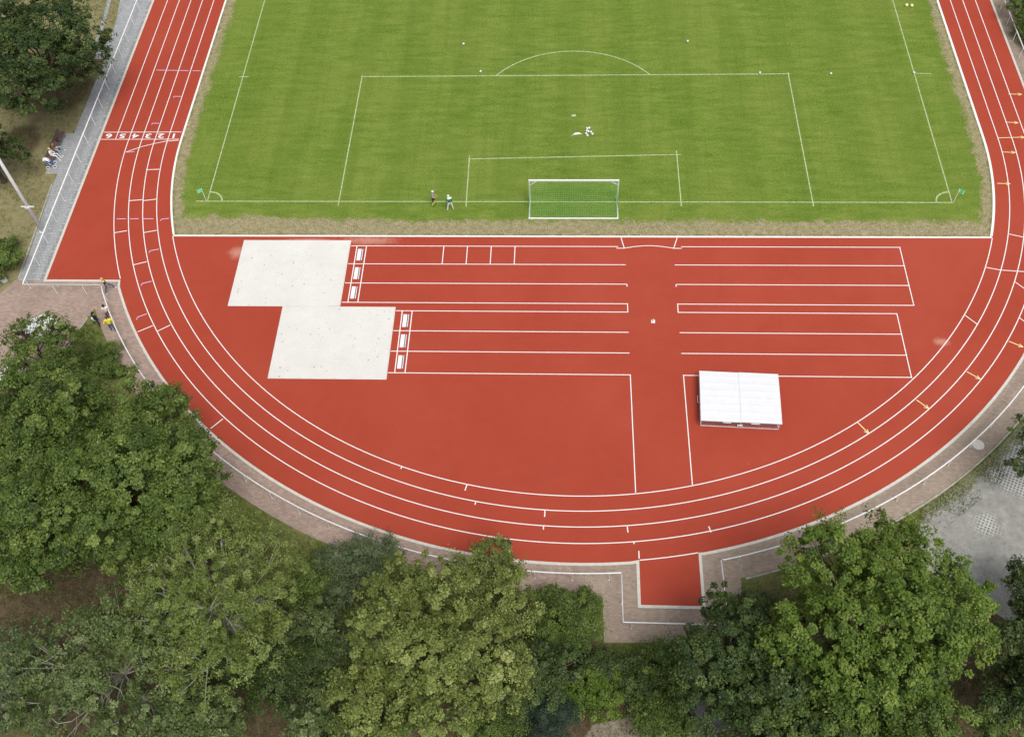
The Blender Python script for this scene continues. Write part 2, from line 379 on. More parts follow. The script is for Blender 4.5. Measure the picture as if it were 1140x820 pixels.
# paved areas outside the track
mb = MB()
mb.poly([(-43.45, -9.0), (-45.75, -9.0), (-45.75, -6), (-46.15, 2.0), (-46.15, 3.5), (-47.25, 3.5), (-47.25, 8.5), (-46.15, 8.5), (-46.12, 19.3), (-47.2, 19.3), (-47.25, 22.0), (-46.4, 22.0), (-46.55, 25), (-47.1, 29), (-48.2, 34), (-48.2, 100), (-43.45, 100)], Z0)
mb.poly([(-47.9, 22.0), (-47.55, 22.0), (-47.7, 26), (-48.5, 33), (-48.9, 33), (-48.1, 26)], Z0)
structure(mb.build('path', M['grey']))
structure(MB().poly([(-43.97, -9.0), (-43.57, -9.0), (-43.57, 100), (-43.97, 100)], Z0+.004).build('path_channel', M['channel']))
A0 = 180-ang_y(41.25, -9.04)                                      # west, where the red fan meets the ring
a_w = [(CX+r*math.cos(R_(a)), CY+r*math.sin(R_(a))) for r in (41.2,) for a in np.linspace(A0, 270, 50)]
mb = MB()
# band round the south bend, split west / east of the javelin apron
outer_w = arc(43.35, 207, 270, 50)
mb.poly([(-43.6, -9.02), (-37.35, -9.02)] + a_w + outer_w[::-1] + [(-38.85, -12.85), (-39.6, -15.95), (-41.5, -18.5), (-46.0, -21), (-52, -20), (-52, -14), (-46.85, -10.45), (-46.1, -9.02)], Z0)
structure(mb.build('pavement', M['brick']))
mb = MB()
a_e = arc(41.2, 270, 360, 80); o_e = arc(43.3, 284.6, 360, 70)
mb.poly([(CX+.004, -35.47), (CX+.004, -33.32)] + a_e[1:] + [(CX+41.2, 100), (CX+43.0, 100)] + o_e[::-1] + [(11.0, -34.8), (11.0, -36.6), (10.4, -38.4), (2.0, -38.55), (1.95, -35.5)], Z0)
structure(mb.build('pavement', M['brick2']))
mb = MB(); mb.strip(arc(43.4, 285, 358, 60), .12, 0, h=.03)
mb.strip([(-39.63, -15.9), (-38.85, -12.85)], .12, 0, h=.04); mb.strip([(-45.8, -8.95), (-46.25, 2.0)], .12, 0, h=.04)
mb.strip([(10.9, -35.2), (11.06, -36.6)], .12, 0, h=.04)
mb.strip([(-46.2, 3.45), (-47.3, 3.45)], .1, 0, h=.03); mb.strip([(-46.2, 8.55), (-47.3, 8.55)], .1, 0, h=.03)
mb.strip([(43.15, 100), (43.15, 12)], .1, 0, h=.03)
structure(mb.build('edging_kerb', plain('weathered_concrete', (.36, .34, .30), .9, .2, 0, .3, 3)))
structure(MB().poly(arc(43.6, 303, 324, 16) + [(44, -20), (46, -33), (36, -37), (27.5, -36.5), (23.0, -33), (23.2, -30.5)], .008).build('parking_gravel', M['gravel']))
pa = [at(*p) for p in [(640, 840), (700, 795), (760, 770), (800, 745), (850, 735), (900, 760), (870, 800), (800, 815), (740, 850)]]
structure(MB().poly([(p.x, p.y) for p in pa], .006).build('asphalt_path', M['asphalt']))
pa = [at(*p) for p in [(640, 835), (660, 806), (700, 798), (735, 800), (742, 812), (700, 840)]]
structure(MB().poly([(p.x, p.y) for p in pa], .010).build('dirt_path', M['dirt']))

# pitch
ps = arc(35.9, 180-ang_y(35.9, -4.0), 180, 16) + [(CX-35.9, NY)] + arc(35.9, 180, 0, 48, CX, NY)[1:-1] + [(CX+35.9, NY)] + arc(35.9, 360, 360+ang_y(35.9, -4.0), 16)
structure(MB().poly(ps[::-1], Z0+.004).build('pitch', M['pitch']))
# running track: ring, the D inside the bend, the fan in the west, the javelin run-up in the south
ZT = Z0+.012
mb = MB(); a = oval(36.0); b = oval(41.05); k = len(a)
mb.add([(*p, ZT) for p in a]+[(*p, ZT) for p in b], [(i, (i+1) % k, k+(i+1) % k, k+i) for i in range(k)][:0] + [(k+i, k+(i+1) % k, (i+1) % k, i) for i in range(k)])
d0 = ang_y(36.0, -4.05)
mb.poly(arc(36.0, 180-d0, 360+d0, 90), ZT)
wa = arc(41.05, 180-ang_y(41.05, -8.93), 180, 24)
mb.poly([(-43.4, 100), (-43.4, -8.93)] + wa + [(CX-41.05, 100)], ZT)
sa = [(x, CY-math.sqrt(41.05**2-(x-CX)**2)) for x in np.linspace(4.42, 8.38, 8)]
mb.poly([(4.42, -36.0), (8.38, -36.0)] + sa[::-1], ZT)
structure(mb.build('running_track', M['track']))

# kerbs
mb = MB()
pk = [(x, -4.02) for x in (-33.85, 34.05)]
mb.strip(pk, .15, Z0, h=.06)
mb.strip(arc(35.93, 180-ang_y(35.93, -3.9), 180, 24)[0:] + [(CX-35.93, NY)], .17, Z0, h=.06)
mb.strip(arc(35.93, 360+ang_y(35.93, -3.9), 360, 24) + [(CX+35.93, NY)], .2, Z0, h=.06)
structure(mb.build('inner_kerb', M['kerbw']))
mb = MB()
ks = arc(41.13, A0, 360+0, 160)
i1 = [p for p in ks if p[0] < 4.3]; i2 = [p for p in ks if p[0] > 8.5]
mb.strip([(-43.5, 100), (-43.5, -9.0), (-37.25, -9.0)] + i1[1:] + [(4.32, -32.98), (4.32, -36.1), (8.48, -36.1), (8.48, -32.35)] + i2 + [(CX+41.13, NY)], .2, Z0, h=.035)
structure(mb.build('outer_kerb', M['kerb']))

# painted markings
ZL = ZT+.004
LW = .068
mw, my, mv = MB(), MB(), MB()
def L(*pts, w=LW, m=mw, z=ZL): m.strip(list(pts), w, z)
def pol(r, a): return (CX+r*math.cos(R_(a)), CY+r*math.sin(R_(a)))
mw.strip(arc(36.04, 180-d0, 360+d0, 120), LW, ZL)                  # inside edge across the D
for r in (37.2, 38.4, 39.62): mw.strip(oval(r, 160), LW, ZL, closed=True)
mw.strip([(CX-40.85, NY)] + arc(40.85, 180, 180-ang_y(40.85, -8.75), 40), LW, ZL)
L((CX-42.1, NY), (CX-42.1, 7.86))
sx = [(x, CY-math.sqrt(40.98**2-(x-CX)**2)) for x in np.linspace(4.45, 8.36, 9)]; mw.strip(sx, LW, ZL)
# west start line box with lane numbers
L((-43.36, 7.82), (-36.05, 7.82), z=ZL+.003); L((-43.36, 8.78), (-36.05, 8.78), z=ZL+.003)
cs = [(-36.08, 7.66), (-37.2, 7.56), (-38.2, 7.25), (-39.3, 6.85), (-40.62, 6.12)]; mw.strip(cs, LW, ZL+.006)
Z2 = ZL+.003
for p in [((-38.15, 3.88), (-36.97, 3.93)), ((-38.72, .06), (-37.57, .19)), ((-37.5, .06), (-36.35, .25)), ((-39.1, -3.71), (-38.02, -3.45)), ((-36.53, -3.68), (-35.45, -3.4)), ((-36.5, -7.27), (-35.46, -6.92)), ((-34.38, -14.2), (-33.31, -13.57)), ((-32.85, -14.15), (-31.93, -13.51)), ((-26.68, -23.04), (-25.93, -22.19))]: L(*p, w=.075, z=Z2)
for p in [((-40.5, 17.55), (-37.3, 17.43)), ((-36.9, 17.4), (-36.1, 17.4)), ((-37.89, 13.70), (-37.16, 13.68)), ((-39.09, 9.98), (-38.39, 9.94)), ((-40.5, 6.12), (-39.8, 6.2)), ((-39.28, -2.08), (-38.45, -2.08)), ((-38.1, -2.08), (-37.35, -2.07)), ((-36.95, -2.07), (-36.05, -2.06)), ((-35.36, -2.12), (-34.7, -2.02)), ((-35.47, -5.71), (-34.75, -5.53)), ((-35.28, -9.27), (-34.53, -9.02)), ((-34.78, -12.75), (-34.08, -12.38))]: L(*p, w=.075, z=Z2, m=mv)
for p in [((-37.88, 13.5), (-37.88, 13.66)), ((-39.08, 9.78), (-39.08, 9.94)), ((-35.5, -5.95), (-35.44, -5.76)), ((-35.3, -9.5), (-35.24, -9.3)), ((-34.8, -13), (-34.75, -12.8)), ((-35.4, -2.3), (-35.35, -2.17))]: L(*p, w=.07, z=Z2+.003, m=mv)
# east: yellow change-over marks with arrow heads, white stagger lines
def arrow(a, b):
    a = Vector(a); b = Vector(b); d = (b-a).normalized(); n = Vector((-d.y, d.x))
    L(tuple(a), tuple(b), w=.065, m=my, z=Z2); 
    mb_ = [tuple(b-d*.32+n*.16), tuple(b), tuple(b-d*.32-n*.16)]
    my.strip(mb_, .05, Z2+.003)
for a_, b_ in [((39.59, 13.5), (40.75, 13.44)), ((38.4, 9.76), (39.5, 9.66)), ((37.25, 5.95), (38.35, 5.89)), ((35.95, 2.15), (37.0, 2.1)), ((37.3, 7.73), (39.6, 7.81)), ((32.92, -14.51), (33.84, -15.03)), ((29.19, -17.34), (30.02, -18.0)), ((25.03, -19.88), (25.78, -20.64)), ((20.51, -21.9), (21.13, -22.8))]: arrow(a_, b_)
L((35.55, -3.62), (36.6, -3.96), z=Z2)
mw.strip([(32.9, -7.2), (33.96, -7.47), (35.67, -7.62), (37.5, -7.5)], LW, Z2)
L(pol(38.4, -25.5), pol(39.6, -26.3), z=Z2); L(pol(36.1, -33.5), pol(37.2, -34), z=Z2); L(pol(39.6, -30.5), pol(41, -31.2), z=Z2)
for p in [((-7.43, -27.34), (-7.55, -27.85)), ((-12.18, -26.0), (-12.24, -26.2)), ((-6.75, -28.74), (-6.78, -28.95)), ((-1.92, -29.3), (-1.94, -29.80)), ((3.7, -30.41), (3.74, -30.86)), ((9.21, -30.3), (9.33, -30.75)), ((-2.0, -30.5), (-2.0, -30.75)), ((4.42, -32.75), (4.42, -32.2)), ((4.1, -31.5), (4.12, -31.7))]: L(*p, w=.075, z=Z2)
# long-jump run-ups
XW1, XW2, XE, XE1, XE2 = -18.5, -14.05, 8.22, 26.5, 25.05
for i, y in enumerate((-5.1, -7.06, -9.10, -11.1)):
    L((XW1, y), (4.28 if i else 3.7, y)); L(((8.22 if i else 8.85), y), (XE1+.05, y))
for i, y in enumerate((-11.93, -13.91, -15.88, -17.9)):
    L((XW2, y), (4.3, y)); L((XE, y), (XE2+.05, y))
L((XE1, -5.06), (XE1, -11.14), z=Z2); L((XE2, -11.89), (XE2, -17.95), z=Z2)
for x in (4.29, 8.22): L((x, -11.06), (x, -11.97), z=Z2)
for x in (-18.0, -17.2): L((x, -5.1), (x, -11.1), z=Z2, w=.075)
for x in (-13.53, -12.74): L((x, -11.93), (x, -17.9), z=Z2, w=.075)
for x in (-10.72, -8.75, -6.77, -4.80): L((x, -5.1), (x, -7.06), z=Z2)
for x, y in ((4.31, -9.1), (8.21, -9.1)): L((x, y), (x, y-.25), z=Z2)
L((4.3, -17.86), (4.36, -27.82), z=Z2); L((8.27, -17.86), (8.32, -27.14), z=Z2)
L((3.96, -4.12), (4.2, -5.27), z=Z2); L((8.59, -4.12), (8.24, -5.27), z=Z2); L((3.55, -5.28), (4.22, -5.28)); L((8.22, -5.28), (8.9, -5.28))
mw.strip([(4.2+4.04*i/12, -5.27+.27*math.sin(math.pi*i/12)) for i in range(13)], LW, Z2+.003)
structure(mw.build('track_markings', M['line'])); structure(my.build('track_markings', M['yellow'])); structure(mv.build('track_markings', M['violet']))
# lane numbers
dg = bpy.context.evaluated_depsgraph_get()
for k_, x in zip('123456', (-36.65, -37.85, -39.05, -40.25, -41.47, -42.75)):
    cu = bpy.data.curves.new('lane_number', 'FONT'); cu.body = k_; cu.size = 1.0; cu.align_x = 'CENTER'; cu.align_y = 'CENTER'; cu.offset = .022
    to = bpy.data.objects.new('lane_number', cu); COL.objects.link(to); bpy.context.view_layer.update()
    me = bpy.data.meshes.new_from_object(to.evaluated_get(bpy.context.evaluated_depsgraph_get())); bpy.data.objects.remove(to)
    me.name = 'lane_number'; me.materials.clear(); me.materials.append(M['line'])
    o = structure(link(bpy.data.objects.new('lane_number', me))); o.location = (x, 8.30, Z2); o.rotation_euler = (0, 0, math.pi); o.scale = (1.25, .78, 1)
# chalk lines of the pitch
mc = MB(); ZP = Z0+.008; W = .095
def C(*pts, z=ZP, w=W): mc.strip(list(pts), w, z)
C((-32.8, .03), (-31.8, .02), (0, -.02), (31.72, -.08)); C((-31.78, -.05), (-31.74, 100), z=ZP+.003); C((31.72, -.15), (31.68, 100), z=ZP+.003)
C((-20.22, -.5), (-20.18, 16.6), z=ZP+.003); C((20.2, -.55), (20.12, 16.7), z=ZP+.003); C((-20.3, 16.42), (20.3, 16.48), w=.11)
C((-9.15, -.6), (-9.22, 5.6), z=ZP+.003); C((9.15, -.55), (9.12, 6.2), z=ZP+.003); C((-9.3, 5.2), (9.5, 5.72))
mc.strip([(9.15*math.sin(R_(a))-.05, 11+9.0*math.cos(R_(a))) for a in np.linspace(-53.5, 53.5, 40)], .11, ZP+.006)
for sx_, x0 in ((-1, -31.75), (1, 31.7)):
    mc.strip([(x0-sx_*1.25*math.cos(R_(a)), -.02+1.15*math.sin(R_(a))) for a in np.linspace(0, 90, 14)], .13, ZP+.006)
C((-32.2, 16.5), (-31.2, 16.5), z=ZP+.006); C((31.7, 16.45), (33.3, 16.4), z=ZP+.006)
mc.poly([(-.15, 10.7), (.25, 10.7), (.25, 10.98), (-.15, 10.98)], ZP)
structure(mc.build('pitch_markings', M['chalk']))
structure(MB().lathe((28.62, -23.62, 0), [(.42, 0), (.42, .03), (.36, .035), (.36, .03), (.01, .03)], 24).build('manhole_cover', M['kerb']))

# ------------------------------------------------------------------ railings
POST = MB().tube([(0, 0, 0), (0, 0, 1.06)], .032, 6).lathe((0, 0, 0), [(.045, 0), (.045, .02), (.01, .02)], 8)
post_mesh = None
def railing(pts, label, step=2.45, start=0.0):
    global post_mesh
    root = empty('railing', (pts[0][0], pts[0][1], Z0), label, 'railing', 'white tube railings round the track')
    rail = MB().tube([(x-pts[0][0], y-pts[0][1], 1.1) for x, y in pts], .048, 8); rail.build('top_rail', M['white'], root, smooth=True)
    acc = start; done = 0
    for (x0, y0), (x1, y1) in zip(pts, pts[1:]):
        d = math.hypot(x1-x0, y1-y0)
        while acc <= d+1e-6:
            t = acc/d if d else 0
            loc = (x0+(x1-x0)*t-pts[0][0], y0+(y1-y0)*t-pts[0][1], 0)
            if post_mesh is None:
                o = POST.build('post', M['white'], root); post_mesh = o
            else:
                o = post_mesh.copy(); COL.objects.link(o); o.parent = root
            o.location = loc; acc += step
        acc -= d
    return root
railing([(-44.5, -10.25), (-44.5, 90)], 'long straight white tube railing along the grey path in the west', 2.45, .5)
railing([(-44.5, -10.3), (-37.95, -10.36)] + arc(42.25, 180-ang_y(42.25, -10.4), 274.1, 70) + [(3.13, -34.26)], 'curved white railing on the reddish bend paving from the red fan to the red run-up', 2.45, 2.45)
railing([(3.15, -34.35), (3.17, -37.6), (9.8, -37.64), (9.66, -33.26)], 'short square-cornered white railing boxing in the red run-up stub', 2.2, 1.6)
railing([(9.75, -33.18)] + arc(42.25, 283.4, 350, 66) + [(41.85, 3), (41.8, 12), (41.8, 90)], 'curved white railing along the east bend past the round manhole cover', 2.45, 1.2)

# ------------------------------------------------------------------ trees
RNG = np.random.default_rng(7)
LEAF = {
 'oak': tint_mat('oak_leaf', [(0, (.045, .075, .014)), (.45, (.118, .168, .030)), (.8, (.20, .255, .055)), (1, (.29, .33, .09))]),
 'dark': tint_mat('dark_leaf', [(0, (.028, .052, .013)), (.5, (.068, .102, .024)), (.85, (.125, .165, .045)), (1, (.20, .23, .08))]),
 'bright': tint_mat('bright_leaf', [(0, (.060, .105, .012)), (.45, (.135, .200, .026)), (.8, (.21, .275, .045)), (1, (.29, .34, .08))]),
 'yellow': tint_mat('yellowish_leaf', [(0, (.060, .080, .016)), (.45, (.190, .225, .048)), (.8, (.31, .335, .09)), (1, (.45, .45, .17))]),
 'pale': tint_mat('pale_leaf', [(0, (.055, .082, .022)), (.45, (.130, .170, .050)), (.8, (.22, .255, .095)), (1, (.33, .35, .17))]),
 'greygreen': tint_mat('grey_green_leaf', [(0, (.060, .085, .030)), (.5, (.150, .185, .080)), (1, (.29, .32, .17))]),
 'willow': tint_mat('willow_leaf', [(0, (.085, .115, .020)), (.45, (.215, .265, .060)), (.8, (.33, .375, .11)), (1, (.46, .48, .22))]),
 'blue': tint_mat('bluish_needle', [(0, (.022, .042, .024)), (.5, (.045, .070, .042)), (1, (.085, .115, .075))]),
 'grass': tint_mat('grass_blade', [(0, (.06, .10, .014)), (.45, (.13, .175, .035)), (.75, (.24, .23, .08)), (1, (.44, .37, .20))]),
}
def leaf_mesh(name, P, N, size, aspect, tint, mat):
    """P leaf centres, N normals: one folded-free rhombus per leaf"""
    n = len(P)
    N = N/np.linalg.norm(N, axis=1, keepdims=True)
    T = RNG.normal(size=(n, 3)); T -= (T*N).sum(1, keepdims=True)*N; T /= np.linalg.norm(T, axis=1, keepdims=True)+1e-9
    B = np.cross(N, T); s = size[:, None]; a = aspect
    V = np.empty((n, 4, 3), np.float32)
    V[:, 0] = P-T*s*.5; V[:, 1] = P+B*s*a*.5+T*s*.06-N*s*.05; V[:, 2] = P+T*s*.5-N*s*.08; V[:, 3] = P-B*s*a*.5+T*s*.06-N*s*.05
    me = bpy.data.meshes.new(name)
    me.vertices.add(4*n); me.vertices.foreach_set('co', V.ravel())
    me.loops.add(4*n); me.loops.foreach_set('vertex_index', np.arange(4*n, dtype=np.int32))
    me.polygons.add(n); me.polygons.foreach_set('loop_start', np.arange(0, 4*n, 4, dtype=np.int32))
    me.update(calc_edges=True)
    at2 = me.attributes.new('tint', 'FLOAT', 'FACE'); at2.data.foreach_set('value', np.clip(tint, 0, 1).astype(np.float32))
    me.materials.append(mat); return me
def crown_points(rad, nl, clump_n, leaves, csize, spread, rng, low=-.35):
    rad = np.array(rad, float)
    d = rng.normal(size=(nl*6, 3)); d /= np.linalg.norm(d, axis=1, keepdims=True); d = d[d[:, 2] > low]
    lc = [np.zeros(3)]
    for v in d:                                                    # spread lobes apart
        p = v*rng.uniform(.45, .92)
        if all(np.linalg.norm(p-q) > .30 for q in lc): lc.append(p)
        if len(lc) > nl: break
    lc = np.array(lc); lr = rng.uniform(.20, .42, len(lc)); lr[0] = .52
    pts = []; nrm = []; ct = []
    w_ = lr**2; w_ = w_/w_.sum()
    li = rng.choice(len(lc), clump_n*2, p=w_)
    dd = rng.normal(size=(clump_n*2, 3)); dd[:, 2] += .45; dd /= np.linalg.norm(dd, axis=1, keepdims=True)
    rr = lr[li]*(.70+.34*rng.random(clump_n*2)+.42*rng.random(clump_n*2)**6)
    cp = lc[li]+dd*rr[:, None]
    keep = np.ones(len(cp), bool)
    for c, r in zip(lc, lr): keep &= np.linalg.norm(cp-c, axis=1) > r*.66
    keep &= cp[:, 2] > low-.25
    for _ in range(int(rng.integers(5, 10))):
        v = rng.normal(size=3); v /= np.linalg.norm(v); v *= rng.uniform(.62, .95); keep &= np.linalg.norm(cp-v, axis=1) > rng.uniform(.10, .24)
    cp, dd = cp[keep][:clump_n], dd[keep][:clump_n]
    cp = cp*rad
    lt = rng.normal(0, .19, len(cp))
    k = rng.poisson(leaves, len(cp)); ci = np.repeat(np.arange(len(cp)), k); n = len(ci)
    cr = np.clip(rng.lognormal(-.12, .38, len(cp)), .45, 1.7)*csize
    off = rng.normal(size=(n, 3)); off /= np.linalg.norm(off, axis=1, keepdims=True)
    off *= (rng.random(n)**.45)[:, None]*cr[ci][:, None]; off[:, 2] *= .62
    el = rng.random(len(cp))**2; off += dd[ci]*(rng.random(n)*1.5*el[ci]*cr[ci])[:, None]
    P = cp[ci]+off
    N = dd[ci]*.45+off/(cr[ci][:, None]+1e-6)*.45+np.array([0, 0, .70])+rng.normal(size=(n, 3))*spread
    tint = .44+lt[ci]+rng.normal(0, .15, n)
    return lc*rad, lr*rad.mean(), cp, P, N, tint
def tree(name, label, px, py, zc, rad, kind='oak', nl=14, clumps=420, leaves=95, leaf=.20, csize=.62, cat='tree', group='trees round the track', bark='bark', twigs=90, spread=.42, seed=0, aspect=.62, trunk_r=.22, twig_r=.02):
    rng = np.random.default_rng(seed+11)
    c = at(px, py, zc)
    root = empty(name, (c.x, c.y, 0), label, cat, group)
    big = cat == 'tree'
    clumps = int(clumps*(1.5 if big else 1.3)); leaves *= (.92 if big else .95); csize *= (.68 if big else .78); leaf *= .90
    lc, lr, cp, P, N, t = crown_points(rad, nl, clumps, leaves, csize, spread, rng)
    off = np.array([0, 0, zc]); P = P+off
    ok = P[:, 2] > .08; P, N, t = P[ok], N[ok], t[ok]
    me = leaf_mesh('crown', P, N, leaf*rng.uniform(.65, 1.3, len(P)), aspect, t, LEAF[kind])
    link(bpy.data.objects.new('crown', me), root)
    mb = MB(); top = Vector((rng.normal(0, .15), rng.normal(0, .15), max(.6, zc-rad[2]*.45)))
    mid = Vector((top.x*.4+rng.normal(0, .08), top.y*.4, top.z*.55))
    mb.tube([(0, 0, -.15), (0, 0, .25), mid, top], [trunk_r*1.5, trunk_r*1.1, trunk_r*.9, trunk_r*.7], 8)
    for p, r in zip(lc, lr):
        q = Vector(p+off); m = top.lerp(q, .5)+Vector((rng.normal(0, .2), rng.normal(0, .2), -.1*abs(q.z-top.z)))
        mb.tube([top-Vector((0, 0, .2)), m, q], [trunk_r*.5, trunk_r*.32, trunk_r*.12], 5)
    sel = rng.choice(len(cp), min(twigs, len(cp)), replace=False)
    for i in sel:
        q = cp[i]+off; j = np.argmin(np.linalg.norm(lc+off-q, axis=1)); q = Vector(q); a = Vector(top).lerp(Vector(lc[j]+off), float(rng.uniform(.45, 1.0)))
        m = a.lerp(q, .55)+Vector(rng.normal(0, .12, 3)); e = q+(q-a).normalized()*csize*.7
        mb.tube([a, m, q, e], [twig_r*2, twig_r*1.5, twig_r, twig_r*.45], 4, cap=False)
    mb.build('trunk', M[bark], root)
    return root

tree('broadleaf_tree', 'large dark oak west of the grey path beside the bench', 42, 62, 6.0, (6.2, 6.4, 4.6), 'dark', 18, 520, 80, .24, .72, seed=1)
tree('broadleaf_tree', 'dark tree cut by the left edge behind the tall lamp mast', -18, 165, 4, (2.8, 2.6, 2.4), 'dark', 9, 130, 70, .22, .6, seed=2)
tree('round_shrub', 'low green shrub on the grass beside the small grey cabinet', 2, 289, .9, (1.8, 2.3, 1.1), 'oak', 9, 130, 70, .16, .4, 'shrub', 'shrubs', seed=3, trunk_r=.06, twigs=20)
tree('broadleaf_tree', 'small airy tree with white parasols under its branches', 44, 392, 4.4, (3.6, 3.2, 2.7), 'oak', 14, 150, 50, .19, .5, seed=4, trunk_r=.13)
tree('broadleaf_tree', 'big dense mid-green oak reaching over the railing at the west bend', 150, 552, 7.0, (5.1, 4.6, 4.4), 'oak', 24, 760, 95, .21, .62, seed=5)
tree('broadleaf_tree', 'dense mid-green oak at the left edge below the airy tree', 62, 478, 6.8, (5.6, 4.8, 4.4), 'oak', 20, 620, 95, .21, .62, seed=6)
tree('broadleaf_tree', 'dense oak at the left edge above the brown clearing', 66, 580, 7.0, (5.0, 4.6, 4.4), 'oak', 20, 560, 95, .21, .6, seed=7)
tree('willow_tree', 'feathery light-green willow with bare pale branches showing', 238, 672, 6.5, (5.3, 5.4, 3.6), 'willow', 26, 700, 80, .19, .5, seed=8, bark='palebark', twigs=150, twig_r=.013, aspect=.34, spread=.8, trunk_r=.13)
tree('broadleaf_tree', 'pale-leaved loose tree below the brown clearing in the lower left corner', 124, 742, 6.0, (5.2, 4.6, 3.5), 'pale', 20, 420, 62, .19, .5, seed=9, bark='palebark', twigs=110, twig_r=.012, trunk_r=.12)
tree('broadleaf_tree', 'grey-green tree cut by the lower left corner', 0, 765, 5.0, (2.6, 2.6, 2.4), 'greygreen', 10, 180, 70, .18, .5, seed=10)
tree('broadleaf_tree', 'dark low tree between the willow and the large yellowish tree', 322, 755, 3.2, (3.0, 3.0, 2.3), 'dark', 12, 230, 72, .17, .5, seed=11)
tree('round_shrub', 'rounded grey-green shrub beside the brick paving at the south bend', 402, 632, 1.7, (2.9, 2.8, 1.9), 'greygreen', 14, 330, 85, .13, .45, 'shrub', 'shrubs', seed=12, trunk_r=.08, twigs=40)
tree('broadleaf_tree', 'yellowish tree whose top overlaps the outer kerb of the track', 536, 662, 4.4, (3.5, 3.4, 3.1), 'yellow', 15, 400, 85, .16, .48, seed=13)
tree('broadleaf_tree', 'largest yellowish tree at the bottom left of the middle', 468, 742, 7.2, (5.6, 5.0, 4.2), 'yellow', 24, 760, 85, .19, .52, seed=14)
tree('broadleaf_tree', 'mid-green tree cut by the bottom edge under the largest yellowish tree', 390, 815, 5.0, (3.6, 3.0, 2.6), 'pale', 12, 260, 80, .18, .5, seed=15)
tree('clipped_shrub', 'dense dark shrub beside the west side of the run-up paving', 628, 690, 1.6, (2.4, 2.2, 1.9), 'oak', 16, 340, 90, .13, .42, 'shrub', 'shrubs', seed=16, trunk_r=.08, twigs=20)
tree('round_shrub', 'dark shrub south of the ochre paving edge', 690, 752, 1.2, (2.8, 1.5, 1.3), 'dark', 14, 280, 85, .14, .42, 'shrub', 'shrubs', seed=17, trunk_r=.06, twigs=20)
tree('round_shrub', 'fresh green shrub above the small dirt patch at the bottom edge', 655, 775, 1.5, (2.3, 1.6, 1.5), 'bright', 12, 210, 80, .14, .4, 'shrub', 'shrubs', seed=18, trunk_r=.06, twigs=20)
tree('conifer_shrub', 'bluish conifer shrub at the bottom edge beside the fresh green shrub', 608, 800, 2.2, (1.7, 1.7, 2.0), 'blue', 14, 240, 90, .14, .4, 'shrub', 'shrubs', seed=19, trunk_r=.08, aspect=.25, twigs=30)
tree('round_shrub', 'dark green shrub behind the tip of the railing corner', 745, 752, 1.4, (2.3, 1.9, 1.5), 'oak', 12, 230, 80, .14, .42, 'shrub', 'shrubs', seed=20, trunk_r=.06, twigs=20)
tree('broadleaf_tree', 'dark oak with grey asphalt seen through its crown', 815, 735, 5.5, (3.6, 3.8, 3.0), 'dark', 18, 360, 80, .19, .5, seed=21)
tree('broadleaf_tree', 'dark green oak cut by the bottom edge right of the asphalt', 870, 800, 6.0, (3.8, 3.2, 3.2), 'dark', 16, 360, 85, .2, .54, seed=22)
tree('broadleaf_tree', 'tall bright green tree between the track and the gravel parking', 978, 694, 8.0, (5.7, 5.2, 4.5), 'bright', 26, 780, 90, .2, .56, seed=23)
tree('broadleaf_tree', 'mid-green tree at the bottom edge in front of the tall bright green one', 985, 806, 7.0, (5.4, 3.8, 3.4), 'oak', 20, 520, 88, .19, .54, seed=24)
tree('broadleaf_tree', 'dark tree at the right edge below the gravel parking', 1168, 672, 4.0, (2.6, 3.2, 2.6), 'dark', 12, 240, 80, .19, .54, seed=25)
tree('broadleaf_tree', 'dark tree in the lower right corner', 1135, 765, 4.5, (2.6, 3.4, 2.6), 'dark', 12, 240, 80, .19, .54, seed=26)
tree('broadleaf_tree', 'dark leafy tree reaching in at the right edge above the lattice pavers', 1186, 490, 5.5, (4.2, 2.4, 1.9), 'dark', 14, 190, 70, .2, .46, seed=27, trunk_r=.13)
tree('round_shrub', 'green hedge shrub outside the railing at the upper right edge', 1150, 22, .8, (2.2, 5.5, 1.1), 'oak', 12, 200, 70, .17, .45, 'shrub', 'shrubs', seed=28, trunk_r=.06, twigs=20)
tree('round_shrub', 'small green shrub on the grass wedge beside the people on the bend', 112, 400, .7, (1.5, 1.6, .9), 'oak', 9, 120, 70, .14, .4, 'shrub', 'shrubs', seed=29, trunk_r=.05, twigs=16)
tree('round_shrub', 'green shrub between the willow and the grey-green shrub', 345, 660, 1.1, (2.2, 2.2, 1.3), 'oak', 10, 180, 75, .14, .42, 'shrub', 'shrubs', seed=30, trunk_r=.05, twigs=16)
tree('round_shrub', 'dark undergrowth shrub right of the ochre paving under the oak', 850, 690, 1.3, (1.9, 1.6, 1.4), 'dark', 10, 170, 75, .15, .42, 'shrub', 'shrubs', seed=31, trunk_r=.05, twigs=16)

